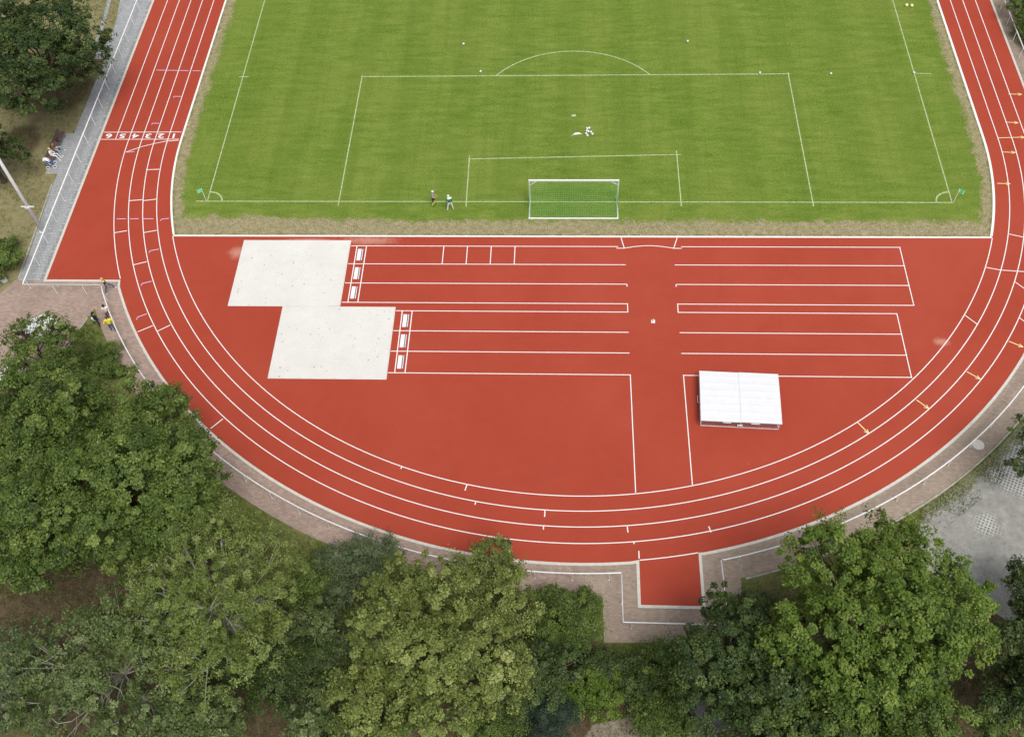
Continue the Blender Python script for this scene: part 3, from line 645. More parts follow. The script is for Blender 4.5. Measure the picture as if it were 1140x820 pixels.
tree('broadleaf_tree', 'dark tree between the largest yellowish tree and the fresh green shrub', 588, 748, 3.6, (2.6, 2.8, 2.4), 'dark', 13, 260, 75, .17, .46, seed=32, trunk_r=.13)
tree('round_shrub', 'small dark shrub at the bottom edge under the largest yellowish tree', 548, 812, 1.6, (2.2, 1.8, 1.6), 'oak', 11, 200, 75, .15, .42, 'shrub', 'shrubs', seed=33, trunk_r=.05, twigs=16)
tree('broadleaf_tree', 'mid-green slender tree between the willow and the largest yellowish tree', 352, 712, 3.4, (2.4, 2.4, 2.2), 'pale', 12, 200, 70, .16, .45, seed=34, trunk_r=.10)
tree('round_shrub', 'green shrub between the lowest dark oak and the dirt patch', 745, 800, 1.4, (2.2, 1.6, 1.4), 'oak', 11, 190, 75, .15, .42, 'shrub', 'shrubs', seed=35, trunk_r=.05, twigs=16)
tree('broadleaf_tree', 'slender young oak with its tip over the white railing above the big dense oak', 178, 476, 5.5, (2.5, 2.4, 3.0), 'oak', 12, 200, 90, .19, .52, seed=36, trunk_r=.11)
tree('broadleaf_tree', 'low dark tree at the bottom edge below the pale-leaved loose tree', 205, 806, 3.6, (3.2, 2.2, 2.2), 'pale', 12, 240, 75, .18, .48, seed=37, trunk_r=.11)
tree('round_shrub', 'low green shrub on the bare soil left of the dark low tree', 262, 742, 1.2, (2.2, 1.8, 1.3), 'dark', 10, 170, 75, .15, .42, 'shrub', 'shrubs', seed=38, trunk_r=.05, twigs=16)
# rough grass: blades in the verges
paved = [[(-43.4, -8.95), (-46.2, -8.95), (-52, -14), (-52, -20), (-46, -21), (-39.6, -15.95), (-38.8, -12.8), (-37, -9)], [(23.5, -31.5), (30, -26.2), (36, -19), (60, -20), (60, -40), (27, -36.5), (23, -33)], [(1.9, -30), (11, -33), (11, -36.6), (10.4, -38.5), (1.9, -38.6)]]
def grass(n, x0, x1, y0, y1, hmin, hmax, cond, seed):
    rng = np.random.default_rng(seed); x = rng.uniform(x0, x1, n); y = rng.uniform(y0, y1, n)
    k = cond(x, y); cl = np.sin(x*1.3+2*np.sin(y*.7))+np.sin(y*1.7+1.5*np.sin(x*.9))+rng.normal(0, .6, n); k &= cl > -.5
    for p in paved: k &= ~inpoly(x, y, p)
    x, y = x[k], y[k]; m = len(x); h = rng.uniform(hmin, hmax, m); a = rng.uniform(0, 6.283, m); b = rng.uniform(0, 6.283, m)
    wdt = rng.uniform(.012, .03, m); ln = rng.uniform(.05, .5, m)*h
    V = np.empty((m, 3, 3), np.float32)
    V[:, 0] = np.stack([x-wdt*np.cos(a), y-wdt*np.sin(a), 0*x], -1); V[:, 1] = np.stack([x+wdt*np.cos(a), y+wdt*np.sin(a), 0*x], -1)
    V[:, 2] = np.stack([x+ln*np.cos(b), y+ln*np.sin(b), h], -1)
    return V, np.clip(rng.normal(.42, .22, m)+.12*np.sin(x*.8)*np.sin(y*.6+1), 0, 1)
r_of = lambda x, y: np.where(y < CY, np.hypot(x-CX, y-CY), np.abs(x-CX))
Vs, Ts = zip(grass(260000, -46, 30, -47, -12, .10, .34, lambda x, y: (r_of(x, y) > 43.5) & (y < -12), 3),
             grass(60000, -58, -46.3, -10, 30, .04, .13, lambda x, y: (x < -47.35) | (y > 9) & (x < -46.5) | (y < 3) & (x < -46.4), 4),
             grass(26000, 43.2, 47, 0, 32, .05, .2, lambda x, y: x > 43.3, 5),
             grass(26000, 20, 45, -30, 0, .05, .22, lambda x, y: (r_of(x, y) > 43.5) & (r_of(x, y) < 44.6) & (np.sin(x*2.1)*np.sin(y*1.7+x) > -.1), 6))
V = np.concatenate(Vs); T = np.concatenate(Ts); n = len(V)
me = bpy.data.meshes.new('rough_grass'); me.vertices.add(3*n); me.vertices.foreach_set('co', V.ravel())
me.loops.add(3*n); me.loops.foreach_set('vertex_index', np.arange(3*n, dtype=np.int32)); me.polygons.add(n); me.polygons.foreach_set('loop_start', np.arange(0, 3*n, 3, dtype=np.int32)); me.update(calc_edges=True)
at2 = me.attributes.new('tint', 'FLOAT', 'FACE'); at2.data.foreach_set('value', T.astype(np.float32)); me.materials.append(LEAF['grass'])
o = stuff(link(bpy.data.objects.new('rough_grass', me))); tag(o, 'rough uncut grass in the verges outside the paving', 'grass')

# ------------------------------------------------------------------ sand pits and take-off boards
def sand_pit(x0, x1, y0, y1, label):
    cx, cy = (x0+x1)/2, (y0+y1)/2; root = empty('sand_pit', (cx, cy, ZT), label, 'sand pit', 'long jump sand pits')
    n = 46; rng = np.random.default_rng(int(abs(x0)*10)); vs_ = []; hx, hy = (x1-x0)/2, (y1-y0)/2
    hgt = rng.normal(0, 1, (n+1, n+1))
    for _ in range(2): hgt = (hgt+np.roll(hgt, 1, 0)+np.roll(hgt, 1, 1)+np.roll(hgt, -1, 0)+np.roll(hgt, -1, 1))/5
    for j in range(n+1):
        for i in range(n+1):
            vs_.append((-hx+2*hx*i/n, -hy+2*hy*j/n, (.020+max(-.008, .030*hgt[j, i]))))
    fs = [(j*(n+1)+i, j*(n+1)+i+1, (j+1)*(n+1)+i+1, (j+1)*(n+1)+i) for j in range(n) for i in range(n)]
    MB().add(vs_, fs).build('sand', M['sand'], root, smooth=True)
    e = MB(); e.strip([(-hx-.03, -hy-.03), (hx+.03, -hy-.03), (hx+.03, hy+.03), (-hx-.03, hy+.03)], .055, 0, closed=True, h=.02); e.build('pit_edge', M['sand'], root)
sand_pit(-27.62, -18.62, -11.50, -4.56, 'northern sand pit nearest the football pitch, with dark specks')
sand_pit(-23.15, -14.15, -18.48, -11.62, 'southern sand pit set further east, on the side of the track bend')
bd = None
where = {0: 'northernmost', 1: 'middle', 2: 'southernmost'}
for pit, xb, ys, ph in ((0, -17.62, (-6.08, -8.08, -10.10), 'northern'), (1, -13.15, (-12.92, -14.9, -16.9), 'southern')):
    for i, y in enumerate(ys):
        lab = f'{where[i]} white take-off board of the three in front of the {ph} sand pit'
        if bd is None:
            bd = empty('takeoff_board', (xb, y, Z2+.001), lab, 'take-off board', 'white take-off boards at the sand pits')
            MB().box((-.24, -.62, 0), (.06, .62, .012)).build('board', M['board'], bd)
            MB().box((.063, -.62, 0), (.15, .62, .010)).build('indicator_strip', M['clay'], bd)
            MB().box((.153, -.62, 0), (.20, .62, .012)).build('rear_edge', M['board'], bd)
        else:
            o = copy_tree(bd); o.location = (xb, y, Z2+.001); o['label'] = lab

# ------------------------------------------------------------------ high jump mat under a rolling cover
hj = empty('high_jump_mat', (12.1, -20.37, ZT), 'high jump landing mat under a white two-piece rolling cover on the red track', 'high jump mat')
hj.rotation_euler = (0, 0, R_(-2.6))
hx, hy = 2.82, 2.12
MB().box((-hx+.25, -hy+.28, .08), (hx-.25, hy-.25, .80)).build('foam_mat', M['foam'], hj)
def cover(x0, x1, z):
    m_ = MB(); nr = 56; pr = []
    for i in range(nr+1):
        y = -hy-.04+(2*hy+.08)*i/nr
        pr.append((y, z + .010*((i % 8) in (1, 2, 3)) + .05*(1-(y/hy)**2)))
    vs_ = [(x0, y, zz) for y, zz in pr]+[(x1, y, zz) for y, zz in pr]; k = len(pr)
    m_.add(vs_, [(i, k+i, k+i+1, i+1) for i in range(k-1)])
    vs2 = [(x0, y, zz-.035) for y, zz in pr]+[(x1, y, zz-.035) for y, zz in pr]
    m_.add(vs2, [(i+1, k+i+1, k+i, i) for i in range(k-1)])
    for xx in (x0, x1): m_.add([(xx, y, zz) for y, zz in pr]+[(xx, y, zz-.035) for y, zz in pr], [(i, i+1, k+i+1, k+i) for i in range(k-1)])
    for y in (pr[0], pr[-1]): m_.add([(x0, y[0], y[1]), (x1, y[0], y[1]), (x1, y[0], y[1]-.06), (x0, y[0], y[1]-.06)], [(0, 1, 2, 3)])
    return m_
cover(-hx-.05, .03, .88).build('cover_panel', M['cover'], hj); cover(-.01, hx+.05, .915).build('cover_panel', M['cover'], hj)
fr = MB()
for y in (-hy+.02, hy-.06): fr.box((-hx, y, .03), (hx-.05, y+.05, .08))
for x in (-hx, hx-.1): fr.box((x, -hy+.075, .03), (x+.05, hy-.065, .08))
fr.build('base_frame', M['galv'], hj)
for x in (-hx, 0, hx-.1):
    for y in (-hy+.025, hy-.055): MB().box((x+.004, y, .084), (x+.044, y+.04, .845)).build('frame_post', M['galv'], hj)
fr = MB()
for i in range(54): fr.box((-hx+.1+i*.1, -hy+.035, .085), (-hx+.112+i*.1, -hy+.047, .84))
fr.build('side_bars', M['galv'], hj)
for x in (-1.0, 1.0):
    MB().box((x-.3, -hy-.1, .77), (x+.3, -hy-.06, .83)).build('handle', M['white'], hj)
MB().box((-.22, -hy-.02, .30), (.18, -hy+.03, .44)).build('latch_plate', M['white'], hj)
MB().tube([(-hx, -.25, .3), (-hx-.16, -.25, .3), (-hx-.16, .3, .3), (-hx, .3, .3)], .02, 6).build('handle', M['white'], hj)
for x in (-hx+.5, hx-.5):
    for y in (-hy+.1, hy-.12):
        wmb = MB(); wmb.tube([(x-.02, y, .055), (x+.02, y, .055)], .055, 12); wmb.build('wheel', M['dark'], hj)

# ------------------------------------------------------------------ football goal
gl = empty('football_goal', (.02, .06, Z0), 'white football goal with green net on the goal line', 'goal')
for sx_ in (-1, 1): MB().box((sx_*3.72-.06, -.06, 0), (sx_*3.72+.06, .06, 2.379)).build('post', M['white'], gl)
MB().box((-3.78, -.06, 2.38), (3.78, .06, 2.50)).build('crossbar', M['white'], gl)
MB().box((-3.78, -2.10, 0), (3.78, -2.0, .10)).build('ground_bar', M['white'], gl)
for sx_ in (-1, 1): MB().box((sx_*3.72-.05, -1.999, 0), (sx_*3.72+.05, -.061, .08)).build('ground_bar', M['white'], gl)
for sx_ in (-1, 1): MB().tube([(sx_*3.67, -.02, 1.95), (sx_*3.05, -.02, 2.39)], .03, 6).build('corner_brace', M['white'], gl)
nm = MB()
def drape(u, s):     # u along the goal, s from crossbar (0) to ground bar (1)
    sag = math.sin(math.pi*s)*(.18+.10*math.cos(math.pi*u/7.5))
    y = -.05-1.98*s**1.15; z = 2.42*(1-s)**.85+.06
    return Vector((u, y*(1-.0)-.0, max(.06, z-sag)))
NS = 12
ux = np.linspace(-3.7, 3.7, 40)
for u in ux: nm.tube([drape(u, k/NS) for k in range(NS+1)], .0075, 3, cap=False)
for k in range(0, 21): nm.tube([drape(u, k/20) for u in ux[::3]], .0075, 3, cap=False)
for sx_ in (-1, 1):
    for k in range(1, 15):
        p = drape(3.7, k/15); nm.tube([(sx_*3.7, p.y, p.z), (sx_*3.7, p.y, .08)], .0075, 3, cap=False)
    for z in np.arange(.2, 2.3, .16):
        ymin = min((drape(3.7, s).y for s in np.linspace(0, 1, 60) if drape(3.7, s).z >= z), default=-.1)
        nm.tube([(sx_*3.7, -.06, z), (sx_*3.7, ymin, z)], .0075, 3, cap=False)
nm.build('net', M['net'], gl)

# ------------------------------------------------------------------ corner flags, balls and small things on the field
cf = None
for i, (x, y, dx, lab) in enumerate(((-31.85, -.02, -1, 'western corner flag, mint green, leaning over the corner arc'), (31.82, -.1, 1, 'eastern corner flag, mint green, at the pitch corner beside the dry strip'))):
    c_ = empty('corner_flag', (x, y, Z0), lab, 'corner flag', 'corner flags of the pitch')
    MB().tube([(0, 0, 0), (0, 0, 1.6)], .028, 8).build('pole', M['white'], c_)
    g = MB(); n_ = 8; vs_ = []
    for t in (0, 1):
        for k in range(n_+1): vs_.append((dx*(.03+.42*k/n_), .05*math.sin(k*.9)-.15*k/n_+.012*t, 1.55))
    for t in (0, 1):
        for k in range(n_+1): vs_.append((dx*(.03+.42*k/n_), .05*math.sin(k*.9)-.15*k/n_+.012*t, 1.20-.10*k/n_))
    q = n_+1
    fs = [(k, k+1, 2*q+k+1, 2*q+k) for k in range(n_)]+[(q+k+1, q+k, 3*q+k, 3*q+k+1) for k in range(n_)]+[(k+1, k, q+k, q+k+1) for k in range(n_)]+[(2*q+k, 2*q+k+1, 3*q+k+1, 3*q+k) for k in range(n_)]
    g.add(vs_, fs).build('flag', M['flag'], c_)
def ball_mesh(mats, dark=True):
    bm = bmesh.new(); bmesh.ops.create_icosphere(bm, subdivisions=3, radius=.115)
    phi = (1+5**.5)/2; vv = [Vector(p).normalized() for p in [(0, a, b*phi) for a in (-1, 1) for b in (-1, 1)]+[(a, b*phi, 0) for a in (-1, 1) for b in (-1, 1)]+[(b*phi, 0, a) for a in (-1, 1) for b in (-1, 1)]]
    for f in bm.faces:
        c_ = f.calc_center_median().normalized(); f.smooth = True
        if dark and max(c_.dot(v) for v in vv) > .978: f.material_index = 1
    me = bpy.data.meshes.new('football'); bm.to_mesh(me); bm.free()
    for m in mats: me.materials.append(m)
    return me
bmesh_w = ball_mesh([M['white'], M['dark']]); bmesh_y = ball_mesh([plain('cream_yellow_ball', (.80, .72, .28), .5, .4), M['white']])
balls = [(655.8, 142.5, 'northernmost football of the heap near the penalty spot'), (653.6, 143, 'upper left football of the heap near the penalty spot'), (653.2, 145.6, 'left football in the middle of the heap near the penalty spot'), (655.0, 146.4, 'football in the centre of the heap near the penalty spot'),
         (658.0, 147.0, 'right football in the middle of the heap near the penalty spot'), (659.5, 149.2, 'lower right football of the heap near the penalty spot'), (652.6, 148.6, 'lower left football of the heap near the penalty spot'), (654.0, 151.0, 'southernmost football of the heap near the penalty spot'),
         (516, 49, 'lone football in the grass beyond the west end of the penalty arc'), (765.5, 46, 'lone football beyond the east end of the penalty arc'), (535, 79.5, 'football just behind the penalty line west of the arc'), (846, 81, 'football lying on the penalty area line near its east corner'), (925, 82, 'football east of the penalty area corner'), (1017.5, 81, 'football on the east touchline at the cross mark')]
for px, py, lab in balls:
    p = at(px, py, .125); o = link(bpy.data.objects.new('football', bmesh_w)); o.location = (p.x, p.y, .128); o.rotation_euler = (px, py, px*py); tag(o, lab, 'ball', 'footballs on the pitch')
for px, py, lab in ((1009.2, 6.2, 'left one of two cream yellow balls side by side in the far east corner'), (1015, 6.6, 'right one of two cream yellow balls side by side in the far east corner')):
    p = at(px, py, .125); o = link(bpy.data.objects.new('football', bmesh_y)); o.location = (p.x, p.y, .16); o.scale = (1.35,)*3; o.rotation_euler = (px, py, 1); tag(o, lab, 'ball', 'cream yellow balls')
p = at(642.5, 150)
kb = empty('ball_bag', (p.x, p.y, Z0), 'empty white ball bag lying flat beside the heap of footballs', 'bag')
MB().tube([(-.42, -.1, .05), (-.2, -.02, .09), (.1, .03, .10), (.4, .02, .05)], [.03, .10, .11, .03], 8).build('sack', M['tarp'], kb, smooth=True)
MB().tube([(-.42, -.1, .05), (-.5, -.2, .03), (-.46, -.28, .02)], .012, 5).build('drawstring', M['white'], kb)
p = at(727, 358)
cn = empty('marker_cone', (p.x, p.y, ZT), 'small white marker cone alone on the red run-up area', 'cone')
MB().lathe((0, 0, .02), [(.11, 0), (.10, .03), (.02, .32), (.015, .32)], 12).build('cone', M['white'], cn); MB().box((-.15, -.15, 0), (.15, .15, .019)).build('base', M['white'], cn)

# ------------------------------------------------------------------ lamp mast, cabinet, bench, parasols
pm = empty('floodlight_mast', (-45.4, -3.5, 0), 'tall pale steel lamp mast behind the west railing', 'lamp mast')
MB().tube([(0, 0, 0), (0, 0, 6), (0, 0, 15)], [.15, .14, .11], 12).build('mast', plain('pale_mast_paint', (.70, .72, .74), .5, .4), pm, smooth=True)
MB().lathe((0, 0, 0), [(.26, 0), (.26, .04), (.01, .04)], 12).build('base_plate', M['galv'], pm)
MB().box((-.55, -.03, 2.92), (.55, .03, 3.04)).box((-.17, -.17, 2.90), (.17, -.031, 3.06)).build('cross_bracket', M['white'], pm)
MB().box((-.8, -.06, 14.7), (.8, .06, 14.82)).build('lamp_arm', M['galv'], pm)
for x in (-.6, .6): MB().box((x-.2, -.05, 14.83), (x+.2, .35, 15.1)).build('lamp_head', M['clay'], pm)

gb = empty('utility_cabinet', (-47.0, -9.0, 0), 'small grey utility cabinet at the corner of the paving', 'cabinet'); gb.rotation_euler = (0, 0, R_(-35))
MB().box((-.32, -.2, 0), (.32, .2, .5)).build('body', M['galv'], gb); MB().box((-.36, -.24, .502), (.36, .24, .55)).build('lid', M['clay'], gb); MB().box((-.28, -.222, .06), (.28, -.203, .46)).build('door', M['galv'], gb)

bn = empty('park_bench', (-47.0, 6.4, Z0), 'dark reddish wooden bench in the paved bay beside the grey path', 'bench')
s_ = MB()
for k in range(4): s_.box((-.22+.115*k, -2.0, .42), (-.22+.115*k+.10, 2.0, .46))
s_.build('seat', M['wood'], bn)
b_ = MB()
for k in range(3): b_.box((-.27-.03*k, -2.0, .52+.12*k), (-.24-.03*k, 2.0, .62+.12*k))
b_.build('backrest', M['wood'], bn)
for y in (-1.7, 0, 1.7):
    MB().tube([(-.21, y, 0), (-.21, y, .42), (-.37, y, .95)], .03, 6).build('leg', M['clay'], bn); MB().box((.17, y-.03, 0), (.23, y+.03, .419)).build('leg', M['clay'], bn)
bp = empty('backpack', (-46.98, 7.15, Z0+.46), 'dark backpack with teal pocket lying on the bench', 'backpack')
MB().sphere((0, 0, .16), .17, 12, sc=(1, 1.3, .95)).build('body', M['dark'], bp, smooth=True); MB().sphere((.12, 0, .14), .10, 10, sc=(.7, 1.2, 1)).build('pocket', M['bluebag'], bp, smooth=True)
MB().tube([(-.1, -.1, .28), (-.05, -.04, .36), (-.05, .04, .36), (-.1, .1, .28)], .015, 6).build('strap', M['dark'], bp)

st = empty('pushchair', (-46.95, 4.3, Z0), 'blue pushchair with a white-rimmed wheel beside the person in white', 'pushchair', rz=R_(15))
whp = None
for x, y in ((-.25, -.28), (-.25, .28), (.35, -.28), (.35, .28)):
    wb = MB(); pts_ = [(x+.15*math.cos(t), y, .17+.15*math.sin(t)) for t in np.linspace(0, 2*math.pi, 19)]
    wb.tube(pts_, .03, 6, cap=False); o = wb.build('wheel', M['white'], st); MB().tube([(x, y-.04, .17), (x, y+.04, .17)], .05, 10).build('hub', M['dark'], o)
MB().tube([(-.25, -.24, .2), (.1, -.24, .5), (-.35, -.24, .98), (-.35, .24, .98), (.1, .24, .5), (-.25, .24, .2)], .016, 6).tube([(.35, -.24, .2), (-.05, -.24, .55)], .016, 6).tube([(.35, .24, .2), (-.05, .24, .55)], .016, 6).build('frame', M['galv'], st)
MB().box((-.12, -.2, .42), (.3, .2, .48)).add([(-.12, -.2, .48), (-.12, .2, .48), (-.34, .2, .9), (-.34, -.2, .9), (-.16, -.2, .48), (-.16, .2, .48), (-.38, .2, .9), (-.38, -.2, .9)], [(0, 1, 2, 3), (7, 6, 5, 4), (0, 3, 7, 4), (2, 1, 5, 6), (3, 2, 6, 7)]).build('seat', M['blue'], st)
pcm = MB()
for a_ in range(5):
    t0, t1 = R_(a_*22), R_(a_*22+22)
    pcm.add([(-.3+.36*math.cos(t0), -.21, .62+.36*math.sin(t0)), (-.3+.36*math.cos(t0), .21, .62+.36*math.sin(t0)), (-.3+.36*math.cos(t1), .21, .62+.36*math.sin(t1)), (-.3+.36*math.cos(t1), -.21, .62+.36*math.sin(t1))], [(0, 1, 2, 3)])
pcm.build('hood', M['tarp'], st)

def parasol(px, py, r, lab, rz):
    p = at(px, py, 2.35); root = empty('parasol', (p.x, p.y, Z0), lab, 'parasol', 'white parasols under the small tree', rz)
    n_ = 8; vs_ = [(0, 0, 2.75)]+[(r*math.cos(2*math.pi*k/n_), r*math.sin(2*math.pi*k/n_), 2.25-.0) for k in range(n_)]+[(r*math.cos(2*math.pi*k/n_), r*math.sin(2*math.pi*k/n_), 2.10) for k in range(n_)]
    MB().add(vs_, [(0, 1+k, 1+(k+1) % n_) for k in range(n_)]+[(1+k, 9+k, 9+(k+1) % n_, 1+(k+1) % n_) for k in range(n_)]).build('canopy', M['tarp'], root)
    MB().tube([(0, 0, .06), (0, 0, 2.72)], .025, 8).build('pole', M['galv'], root)
    MB().lathe((0, 0, 0), [(.3, 0), (.3, .06), (.03, .08)], 14).build('base', M['clay'], root)
    q = MB()
    for k in range(n_): q.tube([(0, 0, 2.70), (r*.97*math.cos(2*math.pi*k/n_), r*.97*math.sin(2*math.pi*k/n_), 2.22)], .012, 4)
    q.build('ribs', M['galv'], root)
parasol(45, 364, 1.35, 'larger white parasol showing clearly through the branches of the airy tree', .2)
parasol(14, 418, 1.2, 'smaller white parasol mostly hidden under the leaves at the left edge', .5)

# ------------------------------------------------------------------ people
PM = {}
def cm(name, c):
    if name not in PM: PM[name] = plain(name, c, .8, .2, 0, .15, 12)
    return PM[name]
SKIN = cm('skin', (.52, .30, .21))
def person(loc, rz, label, J, shirt, pants, shoes, hair, extras=None, sleeves='short', shorts=False, hairlen=0, socks=None):
    """J: dict of joints in local metres (x right, y forward)"""
    root = empty('person', (loc[0], loc[1], loc[2]), label, 'person', None, rz)
    V_ = []; rad = []; E_ = []; bone = []
    def j(p, r): V_.append(Vector(p)); rad.append(r); return len(V_)-1
    def e(a, b, k): E_.append((a, b)); bone.append(k)
    pel = j(J['pelvis'], .135); 
    chest = j(J['chest'], .155); waist = j(Vector(J['pelvis']).lerp(Vector(J['chest']), .45), .125); neckb = j(J['neck'], .075)
    hd = Vector(J['head']); nk = Vector(J['neck'])
    h0 = j(nk.lerp(hd, .45), .055); h1 = j(hd, .098); h2 = j(hd+(hd-nk).normalized()*.10, .075)
    e(pel, waist, 'shirt'); e(waist, chest, 'shirt'); e(chest, neckb, 'shirt'); e(neckb, h0, 'skin'); e(h0, h1, 'skin'); e(h1, h2, 'skin')
    hands = []
    for s in ('L', 'R'):
        sh = j(J['sh'+s], .068); el = j(J['el'+s], .044); wr = j(J['wr'+s], .030)
        d = (Vector(J['wr'+s])-Vector(J['el'+s])).normalized(); pm_ = j(Vector(J['wr'+s])+d*.085, .036)
        e(chest, sh, 'shirt'); e(sh, el, 'shirt'); e(el, wr, 'shirt' if sleeves == 'long' else 'skin'); e(wr, pm_, 'skin')
        hands.append((V_[pm_], d))
        hp = j(J['hip'+s], .092); kn = j(J['kn'+s], .060); an = j(J['an'+s], .042)
        toe = J.get('toe'+s) or (Vector(J['an'+s])+Vector((0, .17, -.045)))
        hl = j(Vector(J['an'+s])+Vector((0, -.01, -.05)), .042); te = j(toe, .036)
        e(pel, hp, 'pants'); e(hp, kn, 'pants'); e(kn, an, ('socks' if socks else 'skin') if shorts else 'pants'); e(an, hl, 'shoes'); e(hl, te, 'shoes')
    me = bpy.data.meshes.new('body'); me.from_pydata(V_, E_, []); o = bpy.data.objects.new('body', me); COL.objects.link(o)
    o.modifiers.new('Skin', 'SKIN').use_smooth_shade = True
    for i, r in enumerate(rad): me.skin_vertices[0].data[i].radius = (r, r)
    me.skin_vertices[0].data[pel].use_root = True
    sb = o.modifiers.new('Sub', 'SUBSURF'); sb.levels = 2; sb.render_levels = 2
    bpy.context.view_layer.update()
    m2 = bpy.data.meshes.new_from_object(o.evaluated_get(bpy.context.evaluated_depsgraph_get())); m2.name = 'body'; o.modifiers.clear(); o.data = m2
    mats = [SKIN, cm(*shirt), cm(*pants), cm(*shoes), cm(*(socks or shoes)), cm('eye_dark', (.03, .02, .02))]
    # fingers, nose, ears, eyes joined into the same mesh
    ex = MB(); fwd = Vector(J.get('look', (0, 1, 0))).normalized(); side = fwd.cross(Vector((0, 0, 1))).normalized()
    for (pc, d) in hands:
        a_ = d.cross(Vector((0, 0, 1))); a_ = a_.normalized() if a_.length > .1 else Vector((1, 0, 0)); b_ = d.cross(a_)
        for k, ln in enumerate((.062, .072, .068, .052)):
            r0 = pc+a_*(.027-.018*k)+d*.02; r1 = r0+d*ln*.55; r2 = r1+d*ln*.45+b_*.018
            ex.tube([r0, r1, r2], [.0095, .009, .007], 5)
        ex.tube([pc+a_*.03-d*.03, pc+a_*.055, pc+a_*.06+d*.03], [.011, .010, .008], 5)
    ex.sphere(hd+fwd*.098-Vector((0, 0, .005)), .018, 6, sc=(1, 1, 1.3))
    for s in (-1, 1): ex.sphere(hd+side*s*.095, .025, 6, sc=(.6, 1, 1.2))
    k0 = len(ex.f)
    for s in (-1, 1): ex.sphere(hd+fwd*.088+side*s*.034+Vector((0, 0, .02)), .012, 6)
    ex.tube([hd+fwd*.09+side*.025-Vector((0, 0, .05)), hd+fwd*.09-side*.025-Vector((0, 0, .05))], .006, 4)
    bm = bmesh.new(); bm.from_mesh(m2); segs = [(V_[a_], V_[b_], k) for (a_, b_), k in zip(E_, bone)]
    sl = {'skin': 0, 'shirt': 1, 'pants': 2, 'shoes': 3, 'socks': 4}
    for f in bm.faces:
        f.smooth = True; c = f.calc_center_median(); best = (9, 'skin')
        for a_, b_, k in segs:
            d = b_-a_; t = max(0, min(1, (c-a_).dot(d)/d.length_squared)); q = (c-(a_+d*t)).length
            kk = k
            if k == 'pants' and shorts and False: kk = 'skin'
            if q < best[0]: best = (q, kk)
        k = best[1]
        if k == 'shirt' and sleeves == 'short':
            pass
        f.material_index = sl[k]
    vo = [bm.verts.new(v) for v in ex.v]
    for i, f in enumerate(ex.f):
        try:
            nf = bm.faces.new([vo[q] for q in f]); nf.material_index = 5 if i >= k0 else 0; nf.smooth = True
        except ValueError: pass
    m2.materials.clear()
    for m in mats: m2.materials.append(m)
    bm.to_mesh(m2); bm.free()
    o.parent = root
    # hair
    hb = MB(); up = (hd-nk).normalized()
    hb.sphere(hd+up*.045-fwd*.022, .112, 12, sc=(1, 1, .92)); 
    if hairlen: hb.tube([hd+up*.03-fwd*.06, hd-fwd*.10-up*.08, hd-fwd*.09-up*(.08+hairlen)], [.08, .075, .04], 8)
    hb.build('hair', cm(*hair), root, smooth=True)
    if extras: extras(root)
    return root
def stand(stride=.0, spread=.1, lean=(0, 0), arms='down'):
    lx, ly = lean
    J = dict(pelvis=(0, 0, .95), chest=(lx*.6, ly*.6, 1.30), neck=(lx*.9, ly*.9, 1.47), head=(lx, ly+.02, 1.62),
             hipL=(-.095, 0, .88), hipR=(.095, 0, .88), knL=(-.10-spread*.5, stride*.45+.03, .49), knR=(.10+spread*.5, -stride*.3+.03, .49), anL=(-.09-spread, stride*.6, .09), anR=(.09+spread, -stride*.5, .09),
             shL=(-.185+lx*.7, ly*.7, 1.40), shR=(.185+lx*.7, ly*.7, 1.40))
    if arms == 'down': J.update(elL=(-.25+lx*.5, -.03+ly*.5, 1.12), elR=(.25+lx*.5, -.03+ly*.5, 1.12), wrL=(-.24+lx*.3, .08+ly*.4, .89), wrR=(.24+lx*.3, .08+ly*.4, .89))
    elif arms == 'front': J.update(elL=(-.25, .05, 1.14), elR=(.25, .05, 1.14), wrL=(-.10, .27, 1.16), wrR=(.12, .27, 1.2))
    elif arms == 'hips': J.update(elL=(-.40, -.06, 1.16), elR=(.40, -.06, 1.16), wrL=(-.20, .05, 1.0), wrR=(.20, .05, 1.0))
    elif arms == 'reach': J.update(elL=(-.27, .05, 1.15), elR=(.28, .14, 1.2), wrL=(-.22, .26, 1.05), wrR=(.25, .38, 1.14))
    return J
WHITE = ('white_clothing', (.74, .74, .73)); BLACK = ('black_clothing', (.025, .025, .03)); JEANS = ('blue_jeans', (.07, .12, .22)); PALEJ = ('pale_blue_jeans', (.30, .42, .50))
GREY = ('grey_shirt', (.30, .29, .33)); GREEN = ('green_jersey', (.02, .22, .08)); YEL = ('yellow_shirt', (.78, .72, .03)); BRN = ('brown_jumper', (.22, .11, .06)); HW = ('white_hair', (.70, .66, .60)); HK = ('black_hair', (.02, .016, .014)); HB = ('brown_hair', (.12, .065, .04)); HBL = ('blond_hair', (.55, .42, .22)); SOCK = ('yellow_socks', (.75, .68, .10))
def green_yoke(root):
    MB().tube([(-.19, -.0, 1.41), (0, -.02, 1.46), (.19, 0, 1.41)], [.085, .12, .085], 10).build('jersey_yoke', cm(*WHITE), root, smooth=True)
person((-11.95, -.45, Z0), R_(-90), 'person in grey shirt and dark shorts with white hair on the pitch goal line', stand(.12, .02, (0, .06), 'front'), GREY, ('dark_shorts', (.05, .05, .07)), BLACK, HW, shorts=True, socks=SOCK)
person((-10.45, -1.0, Z0), R_(20), 'person in green and white jersey and white trousers standing with legs apart on the pitch', stand(.05, .16, (-.06, .06), 'down'), GREEN, WHITE, WHITE, HW, extras=green_yoke, sleeves='long')
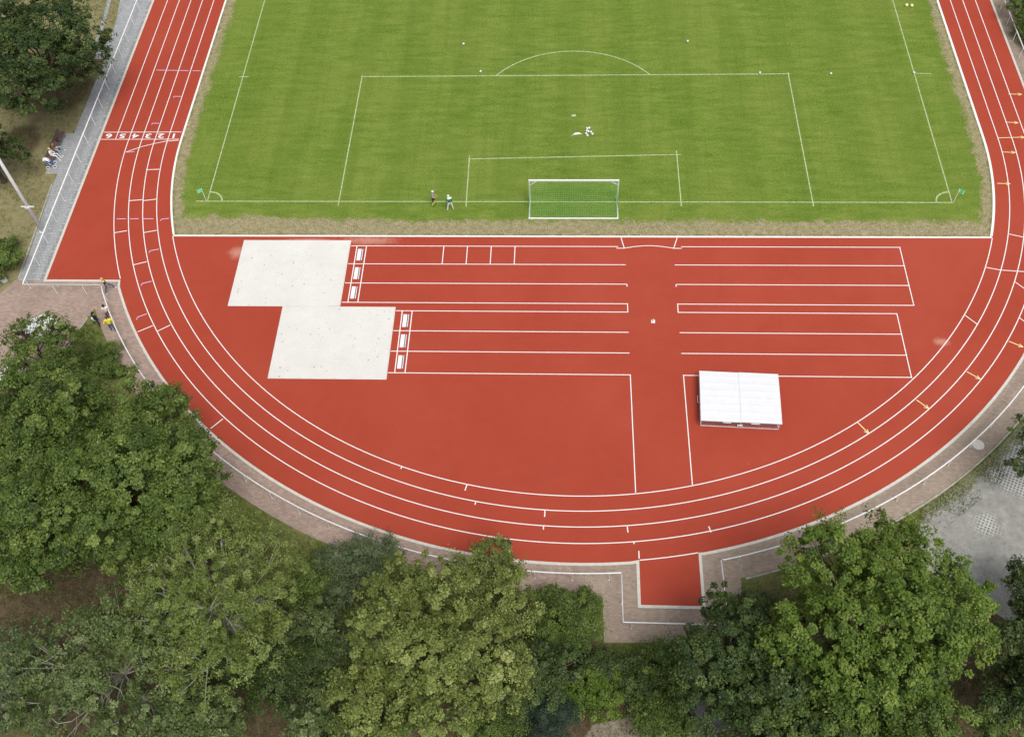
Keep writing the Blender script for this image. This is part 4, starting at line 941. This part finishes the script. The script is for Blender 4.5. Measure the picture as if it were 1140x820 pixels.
person((-37.72, -10.1, Z0), R_(-60), 'person in black and yellow top and jeans with one leg forward at the railing corner', stand(.75, .06, (0, -.10), 'hips'), BLACK, JEANS, WHITE, HBL, extras=lambda r: MB().tube([(-.2, -.06, 1.38), (0, -.08, 1.42), (.2, -.06, 1.38)], [.08, .10, .08], 8).build('yellow_collar', cm('amber_cloth', (.70, .50, .10)), r, smooth=True))
person((-36.95, -12.85, Z0), R_(200), 'person in white shirt with black hair facing the one in yellow by the railing', stand(.12, .04, (0, .04), 'front'), WHITE, ('dark_trousers', (.06, .05, .06)), BLACK, HK)
person((-36.35, -14.1, Z0), R_(20), 'person in bright yellow shirt and blue jeans beside the curved railing', stand(.15, .06, (0, .05), 'hips'), YEL, JEANS, JEANS, HB)
person((-37.6, -13.65, Z0), R_(-25), 'person in black with brown boots holding a bag at the tip of the grass wedge', stand(.2, .04, (0, .03), 'down'), BLACK, ('black_jeans', (.035, .04, .055)), ('brown_boots', (.28, .13, .06)), HK, sleeves='long')
bg_ = empty('shopping_bag', (-37.95, -13.35, Z0+.35), 'white and mint carrier bag held by the person in black', 'bag')
MB().add([(-.13, -.07, 0), (.13, -.07, 0), (.13, .07, 0), (-.13, .07, 0), (-.17, -.1, .34), (.17, -.1, .34), (.17, .1, .34), (-.17, .1, .34)], [(0, 3, 2, 1), (0, 1, 5, 4), (1, 2, 6, 5), (2, 3, 7, 6), (3, 0, 4, 7), (4, 5, 6, 7)]).build('sack', cm('mint_white_plastic', (.66, .78, .70)), bg_)
MB().tube([(-.1, 0, .34), (-.05, 0, .50), (.05, 0, .50), (.1, 0, .34)], .01, 5).build('handle', M['white'], bg_)
def seated(kn=.45, spread=.1):
    return dict(pelvis=(0, 0, .12), chest=(0, .02, .48), neck=(0, .05, .64), head=(0, .08, .79), hipL=(-.1, .03, .09), hipR=(.1, .03, .09), knL=(-.12-spread*.5, kn, .10), knR=(.12+spread*.5, kn, .10),
                anL=(-.12-spread, kn+.12, -.36), anR=(.12+spread, kn+.16, -.36), shL=(-.185, .03, .57), shR=(.185, .03, .57), elL=(-.25, .08, .30), elR=(.25, .08, .30), wrL=(-.12, .32, .24), wrR=(.12, .32, .24))
person((-47.02, 6.05, Z0+.455), R_(-90), 'person in brown jumper and pale jeans sitting on the bench with legs apart', seated(.46, .26), BRN, PALEJ, WHITE, HB, sleeves='long')
person((-47.02, 5.25, Z0+.455), R_(-90), 'person dressed in white sitting on the bench next to the pushchair', seated(.46, .06), WHITE, WHITE, WHITE, HBL, sleeves='long')

# ------------------------------------------------------------------ render settings
scene.render.engine = 'CYCLES'
scene.render.resolution_x, scene.render.resolution_y = 1024, 736
